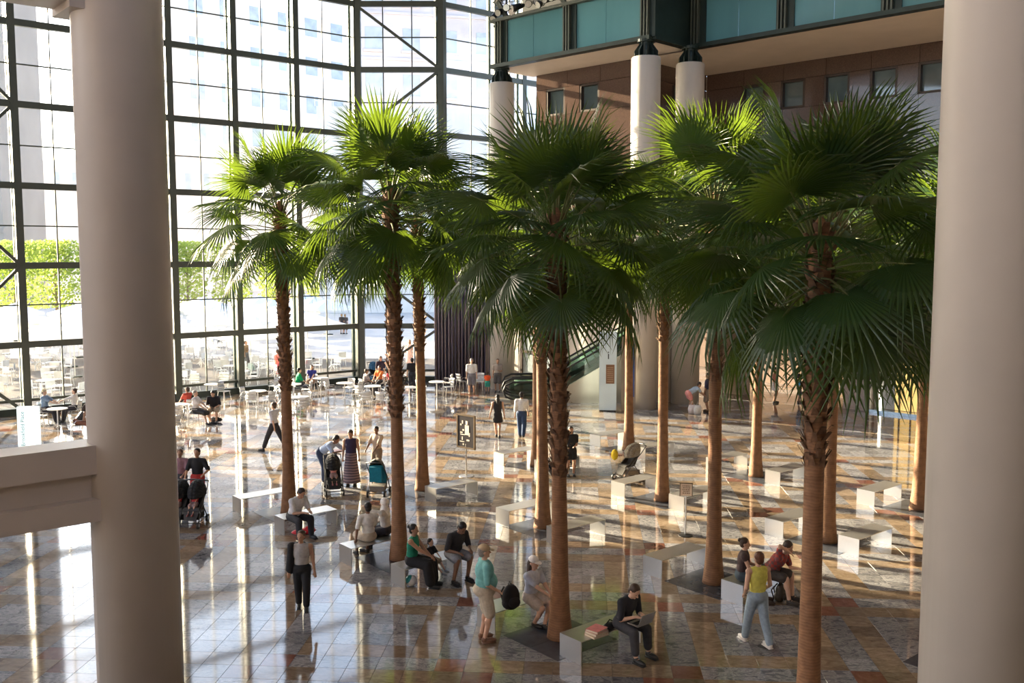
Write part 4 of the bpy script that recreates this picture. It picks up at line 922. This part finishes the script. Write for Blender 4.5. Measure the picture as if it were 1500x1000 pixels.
person('woman in a beige top pushing the teal stroller', G(553, 700), 215, 1.62, 'brown', (.52, .40, .30), .8, (.25, .2, .15), 1.9, hair=DK, hl=(-.1, .2, .55), hr=(.1, .2, .55), hy=30, hd=12)
person('woman in a short black dress walking away with long hair', G(729, 640), -5, 1.62, 'tan', (.013, .012, .014), 0, (.013, .012, .014), dress=.75, hair=DK, hs='long', hl=(-.19, .0, .44), hr=(.16, .0, .44), fl=(-.03, .06, 0), fr=(.03, -.07, 0))
person('man in a white shirt and blue jeans walking away', G(764, 640), 5, 1.72, 'tan', (.74, .72, .70), 1.4, (.03, .06, .13), 1.95, pose='walk', fl=(-.04, .08, 0), fr=(.045, -.1, .02), hair=DK)
person('girl in a dark top and shorts standing behind a palm trunk', G(836, 697), 170, 1.56, 'tan', (.018, .016, .018), .6, (.018, .016, .018), .6, (.02, .02, .02), DK, 'long', hl=(-.03, .16, .62), hr=(.1, .12, .6))
person('woman in pink shorts bending over a shopping bag', G(1013, 604), 80, 1.62, 'tan', (.42, .50, .60), .5, (.75, .30, .28), .5, (.1, .05, .04), BR, lean=62, hl=(-.05, .42, .38), hr=(.05, .42, .38))
person('man in a navy tee standing with shopping bags', G(1036, 603), -70, 1.72, 'tan', (.03, .03, .07), .9, (.22, .17, .13), .95, BR, BR, hl=(-.13, .08, .44))
person('man in a white tee and grey shorts facing the hall near the curtain', G(691, 577), 178, 1.76, 'light', (.76, .73, .70), .9, (.20, .19, .21), .95, (.35, .2, .12), GY)
person('small child in an orange top and green shorts', G(714, 575), 10, 1.02, 'tan', (.85, .12, .03), .5, (.04, .34, .28), .8, hair=BR, child=True)
person('woman in a patterned top with yellow bag near the escalator', G(729, 574), 185, 1.66, 'tan', (.36, .30, .26), .7, (.10, .09, .09), .9, hair=BR, hl=(-.04, .14, .66))
# --- cafe by the glass
def sitpx(label, u, v, az, **k):
    put(0, G(u, v, .45) * 1 - UP * .45, R(-az), True); return person(label, G(u, v, .45), az, pose='sit', seat=.45, **k)
sitpx('man in a straw hat and blue shirt sitting at a cafe table', 66, 603, 90, h=1.72, top=(.20, .30, .45), sleeve=.9, bot=(.03, .03, .04), hair=GY, hat='straw', hatc=(.70, .60, .42), hl=(-.05, .3, .1), hr=(.05, .3, .1))
sitpx('person in a white shirt at a cafe table across from the straw hat', 110, 600, -100, h=1.66, top=(.72, .70, .68), sleeve=1.5, hair=BR, hl=(-.05, .3, .14), hr=(.05, .3, .14))
sitpx('woman with bare arms bent forward on a cafe chair', 113, 622, 60, h=1.62, sk='tan', top=(.03, .03, .03), sleeve=0, bot=(.3, .14, .1), hair=BR, hs='long', lean=38)
sitpx('man in a white tee and black trousers on a cafe chair turned sideways', 287, 605, 95, h=1.72, top=(.74, .70, .68), sleeve=.8, bot=(.02, .02, .02), leg=1.1, hair=GY, hs='short', fl=(-.07, .36, 0))
sitpx('man in a black tee and khaki shorts bent over on a cafe chair', 314, 601, 170, h=1.74, top=(.015, .014, .02), sleeve=.9, bot=(.35, .29, .22), leg=.9, hair=DK, lean=26, hd=20, fat=1.12)
sitpx('person in a red top sitting behind the white tee', 275, 597, -60, h=1.62, top=(.45, .06, .04), sleeve=.7, hair=BR, sk='tan')
sitpx('woman in a cobalt blue top at a cafe table', 457, 560, 190, h=1.62, top=(.025, .03, .22), sleeve=.5, bot=(.3, .2, .15), leg=.7, hair=BR, hs='long')
sitpx('person in a bright green top reaching back on a chair', 436, 566, 70, h=1.68, top=(.0, .36, .13), sleeve=.9, hair=DK, lean=10)
sitpx('person in a striped grey top on a cafe chair by the braces', 534, 566, 60, h=1.6, top=(.30, .25, .25), sleeve=.7, hair=BR, sk='tan', lean=12)
sitpx('person in an orange top at the table by the braces', 556, 561, -150, h=1.62, top=(.85, .24, .06), sleeve=.7, hair=BR)
sitpx('child in a red top at the table by the braces', 572, 560, 200, h=1.25, top=(.75, .03, .06), sleeve=.7, hair=DK, child=True)
person('woman with long hair standing over the cafe table in a dark top', G(557, 568), 150, 1.66, 'light', (.03, .02, .045), .9, (.03, .03, .04), 1.9, hair=BR, hs='long', lean=12)
person('man in a black waistcoat standing by the braced glazing', G(604, 574), -10, 1.72, 'tan', (.016, .016, .02), .7, (.03, .035, .05), 1.9, hair=DK)
# --- seen through the glass
person('woman in a pink dress out on the plaza', G(600, 540), 200, 1.75, 'tan', (.75, .45, .40), .3, (.75, .45, .40), dress=1.3, hair=BL, hs='long')
person('person in black walking on the plaza carrying a bag', G(501, 489), 20, 1.72, 'tan', (.05, .045, .045), .6, (.06, .05, .05), dress=.8, hair=BL)
person('person in dark clothes walking on the plaza beside a friend', G(506, 489), 15, 1.70, 'tan', (.08, .07, .07), .6, (.09, .08, .08), 1.2, hair=BL)
person('person in a coral top standing among the plaza tables', G(408, 556), 120, 1.66, 'tan', (.75, .16, .14), .6, (.7, .1, .1), 1.2, hair=BR)
person('person in brown sitting out under the parasols', G(361, 540), 100, 1.70, 'tan', (.22, .13, .06), .9, (.1, .1, .1), 1.9, hair=BR)
person('white skirted shopper under the arcade', G(1135, 590), 120, 1.66, 'tan', (.5, .18, .14), .7, (.75, .72, .68), dress=.7, hair=BR)
person('child in a blue top under the arcade', G(1170, 590), 100, 1.30, 'tan', (.08, .35, .62), .7, (.03, .05, .1), .9, hair=DK, child=True)

# ================================================================ strollers and bags
def stroller(label, loc, az, c, c2, rider=None, double=False, group=None):
    s = thing('stroller', label, 'stroller', loc, R(-az)); M1, M2 = cm(c), cm(c2); MF = mat('stroller_frame', (.10, .10, .10), .35, .6)
    off = (-.21, .21) if double else (0,); hw = .42 if double else .24
    fr = MB()
    for x in (-hw, hw):
        fr.tube([(x, .38, .10), (x, .05, .52), (x, -.28, .82), (x, -.46, 1.02)], .014, 8); fr.tube([(x, -.30, .12), (x, .0, .50), (x, .22, .42)], .013, 8); fr.tube([(x, -.28, .12), (x, .36, .16)], .010, 6)
    fr.tube([(-hw, -.46, 1.02), (0, -.50, 1.04), (hw, -.46, 1.02)], .018, 8); fr.tube([(-hw, -.30, .12), (hw, -.30, .12)], .012, 6); fr.tube([(-hw, .38, .14), (hw, .38, .14)], .012, 6)
    fr.build('frame', MF, s, True)
    for x in (-hw, hw):
        for y, r in ((.38, .085), (-.30, .10)):
            w_ = MB(); w_.tube([(x - .025, y, r), (x + .025, y, r)], r, 18); wo = w_.build('wheel', M_BLACK, s); MB().tube([(x - .03, y, r), (x + .03, y, r)], r * .5, 12).build('hub', M_CHROME, wo)
    for x in off:
        w2 = .19
        st = MB()
        pr = [(.26, .40), (.22, .46), (-.02, .44), (-.10, .48), (-.24, .80), (-.27, .90)]
        for (y0, z0), (y1, z1) in zip(pr, pr[1:]): st.face([(x - w2, y0, z0), (x + w2, y0, z0), (x + w2, y1, z1), (x - w2, y1, z1)])
        for sx_ in (-1, 1): st.face([(x + sx_ * w2, .2, .44), (x + sx_ * w2, -.06, .44), (x + sx_ * w2, -.2, .78), (x + sx_ * w2, .02, .60)])
        st.face([(x - w2, .26, .40), (x + w2, .26, .40), (x + w2 * .8, .36, .2), (x - w2 * .8, .36, .2)])
        so_ = st.build('seat', M2, s); so_.modifiers.new('t', 'SOLIDIFY').thickness = .03
        cn = MB(); n_ = 8
        for i in range(n_):
            a0, a1 = R(-20 + 120 * i / n_), R(-20 + 120 * (i + 1) / n_)
            for j in range(6):
                b0, b1 = math.pi * j / 6, math.pi * (j + 1) / 6
                f = lambda a, b: (x + math.cos(b) * (w2 + .03), -.22 + .36 * math.sin(a) * math.sin(b), .74 + .36 * math.cos(a) * math.sin(b))
                cn.face([f(a0, b0), f(a0, b1), f(a1, b1), f(a1, b0)])
        co = cn.build('canopy', M1, s, True); co.modifiers.new('t', 'SOLIDIFY').thickness = .012
    MB().box((0, -.04, .24), (hw * 1.7, .44, .14)).build('basket', M1, s)
    return s
def rider(label, st, x, c, sk='light'):
    st_loc = st.location; a = st.rotation_euler.z; p = st_loc + Matrix.Rotation(a, 3, 'Z') @ Vector((x, -.0, 0))
    return person(label, p, -math.degrees(a), .82, sk, c, .6, (.3, .2, .2), .8, (.3, .1, .1), BR, pose='sit', seat=.47, child=True, fl=(-.07, .40, .38), fr=(.07, .40, .38), lean=-14)
st = stroller('black side by side double stroller with two seats', G(274, 768), 182, (.015, .015, .017), (.02, .02, .022), double=True)
rider('baby in a red top in the double stroller, in the seat by the column', st, .21, (.62, .03, .04)); rider('baby in a red top in the double stroller, in the seat by the red shorts', st, -.21, (.55, .05, .06))
st = stroller('black stroller with a baby in pink, being bent over', G(489, 722), 165, (.012, .012, .014), (.02, .02, .022)); rider('baby in a pink striped top riding in the black stroller', st, 0, (.70, .30, .28), 'tan')
st = stroller('teal stroller with grey canopy pushed by the beige top', G(555, 725), 5, (.22, .20, .17), (.005, .17, .26))
MB().box((0, -.38, .68), (.34, .05, .42)).build('back_panel', cm((.005, .20, .30)), st)
st = stroller('parked grey stroller with yellow toy and loaded basket', G(921, 702), -120, (.24, .20, .15), (.04, .035, .03))
tag(MB().ell((0, 0, 0), (.11, .11, .17)).build('toy', cm((.85, .62, .03)), None, True, G(900, 700) + UP * .72), 'yellow plush toy hanging on the parked stroller', 'toy')
st = stroller('dark stroller with a blue hood by the braced glazing', G(549, 560), 150, (.03, .12, .25), (.02, .02, .025))
st = stroller('blue and black stroller tucked behind a palm trunk', G(822, 684), 150, (.02, .14, .20), (.02, .02, .02))
# black backpack
def backpack(label, p, rz, c, sc=1):
    b = thing('backpack', label, 'backpack', p, rz); mb = MB(); mb.ell((0, 0, .22 * sc), (.17 * sc, .12 * sc, .235 * sc)); mb.ell((0, .02, .12 * sc), (.18 * sc, .13 * sc, .13 * sc)); mb.build('bag', cm(c), b, True)
    mb = MB(); mb.ell((0, -.11 * sc, .14 * sc), (.12 * sc, .06 * sc, .10 * sc)); mb.build('pocket', cm(c), b, True)
    for s in (-1, 1): MB().tube([(.08 * s * sc, .1 * sc, .40 * sc), (.1 * s * sc, .2 * sc, .28 * sc), (.09 * s * sc, .13 * sc, .06 * sc)], .018 * sc, 6).build('strap', cm((.03, .03, .03)), b)
    MB().tube([(-.03, .02, .44 * sc), (0, .03, .50 * sc), (.03, .02, .44 * sc)], .01, 6).build('handle', M_BLACK, b); return b
bk = backpack('bulky black backpack resting on the bench by the white cap', G(750, 892, .403), R(30), (.016, .013, .011), 1.0); bk.rotation_euler.x = R(-8)
backpack('grey and black backpack on the floor by the plaid shirt', G(1143, 880), R(60), (.05, .04, .03), .8)
# laptop
lp = thing('laptop', 'open silver laptop on the knees of the young man', 'laptop', G(911, 921, .4) + dirv(140) * .40 + UP * .235, R(-140))
MB().box((0, 0, 0), (.34, .24, .016)).build('base', M_ALU, lp); MB().box((0, .01, .010), (.28, .11, .004)).build('keyboard', M_BLACK, lp)
M_ = Matrix.Rotation(R(-22), 3, 'X'); mb = MB(); mb.box(Vector((0, .122, 0)) + M_ @ Vector((0, 0, .115)), (.34, .008, .23), Vector((1, 0, 0)), M_ @ Vector((0, 1, 0)), 0, M_ @ Vector((0, 0, 1))); mb.build('lid', M_ALU, lp)
# books and pouch on the laptop bench
b0 = G(874, 930, .4)
for i, (c, w_) in enumerate((((.50, .36, .22), .34), ((.62, .50, .40), .32), ((.60, .20, .18), .30))):
    o = thing('book', ('thick tan book at the bottom of the pile on the bench', 'cream book in the middle of the pile on the bench', 'red covered book on top of the pile on the bench')[i], 'book', b0 + UP * (.002 + i * .042), R(38 + i * 6))
    MB().box((0, 0, .02), (w_ - .012, .235, .032)).build('pages', mat('book_pages', (.70, .60, .46), .8), o); mb = MB(); mb.box((0, 0, .002), (w_, .25, .004)); mb.box((0, 0, .038), (w_, .25, .004)); mb.box((0, .124, .02), (w_, .004, .04)); mb.build('cover', cm(c), o)
pc = thing('pouch', 'small black pouch next to the books on the bench', 'bag', G(894, 921, .402) + UP * .0, R(40)); mb = MB(); mb.ell((0, 0, .06), (.16, .09, .06)); mb.build('bag', M_BLACK, pc, True); MB().tube([(-.12, 0, .1), (0, .02, .16), (.12, 0, .1)], .012, 6).build('handle', M_BLACK, pc)
# red bag on floor, jacket, ball, shopping bags
rb = thing('red_bag', 'crumpled red and white plastic bag lying on the floor', 'bag', G(445, 782), .4); mb = MB(); mb.ell((0, 0, .07), (.30, .14, .07)); mb.ell((.14, .03, .1), (.14, .1, .08)); x = mb.build('bag', cm((.62, .01, .03), .4), rb, True); MB().ell((-.05, -.12, .08), (.1, .03, .03)).build('print', M_WHITE, rb, True)
jk = thing('jacket', 'black jacket hanging over the shoulder of the grey tank top', 'jacket', G(443, 892), R(-170)); mb = MB(); mb.caps((.19, .02, 1.27), (.22, .0, .80), .06, .075); mb.caps((.17, -.07, 1.26), (.20, -.09, .74), .05, .06); mb.build('cloth', cm((.014, .014, .016)), jk, True)
bl = thing('ball', 'teal and white ball tucked under the bench', 'ball', G(603, 858) + UP * .115); MB().ell((0, 0, 0), (.115, .115, .115), None, 20).build('panel', M_WHITE, bl, True)
MB().ell((-.03, -.01, .02), (.10, .10, .10), None, 16).build('print', cm((.03, .35, .36), .4), bl, True)
for k, (u, v, c, lb) in enumerate(((1014, 605, (.80, .70, .68), 'white and pink shopping bag under the bent woman'), (1022, 606, (.78, .76, .74), 'plain white shopping bag beside the navy tee'))):
    b = thing('shopping_bag', lb, 'bag', G(u, v), .3 * k); mb = MB(); mb.lathe([(.16, 0), (.19, .2), (.14, .36)], 12, sy=.6); mb.build('bag', cm(c, .5), b, True); MB().tube([(-.08, 0, .36), (0, 0, .52), (.08, 0, .36)], .008, 6).build('handle', M_WHITE, b)
# black bag on floor by the cafe men
pc = thing('duffel_bag', 'black bag on the floor between the two cafe sitters', 'bag', G(316, 618)); mb = MB(); mb.ell((0, 0, .1), (.28, .14, .1)); mb.build('bag', M_BLACK, pc, True); MB().tube([(-.15, 0, .17), (0, 0, .26), (.15, 0, .17)], .012, 6).build('handle', M_BLACK, pc)
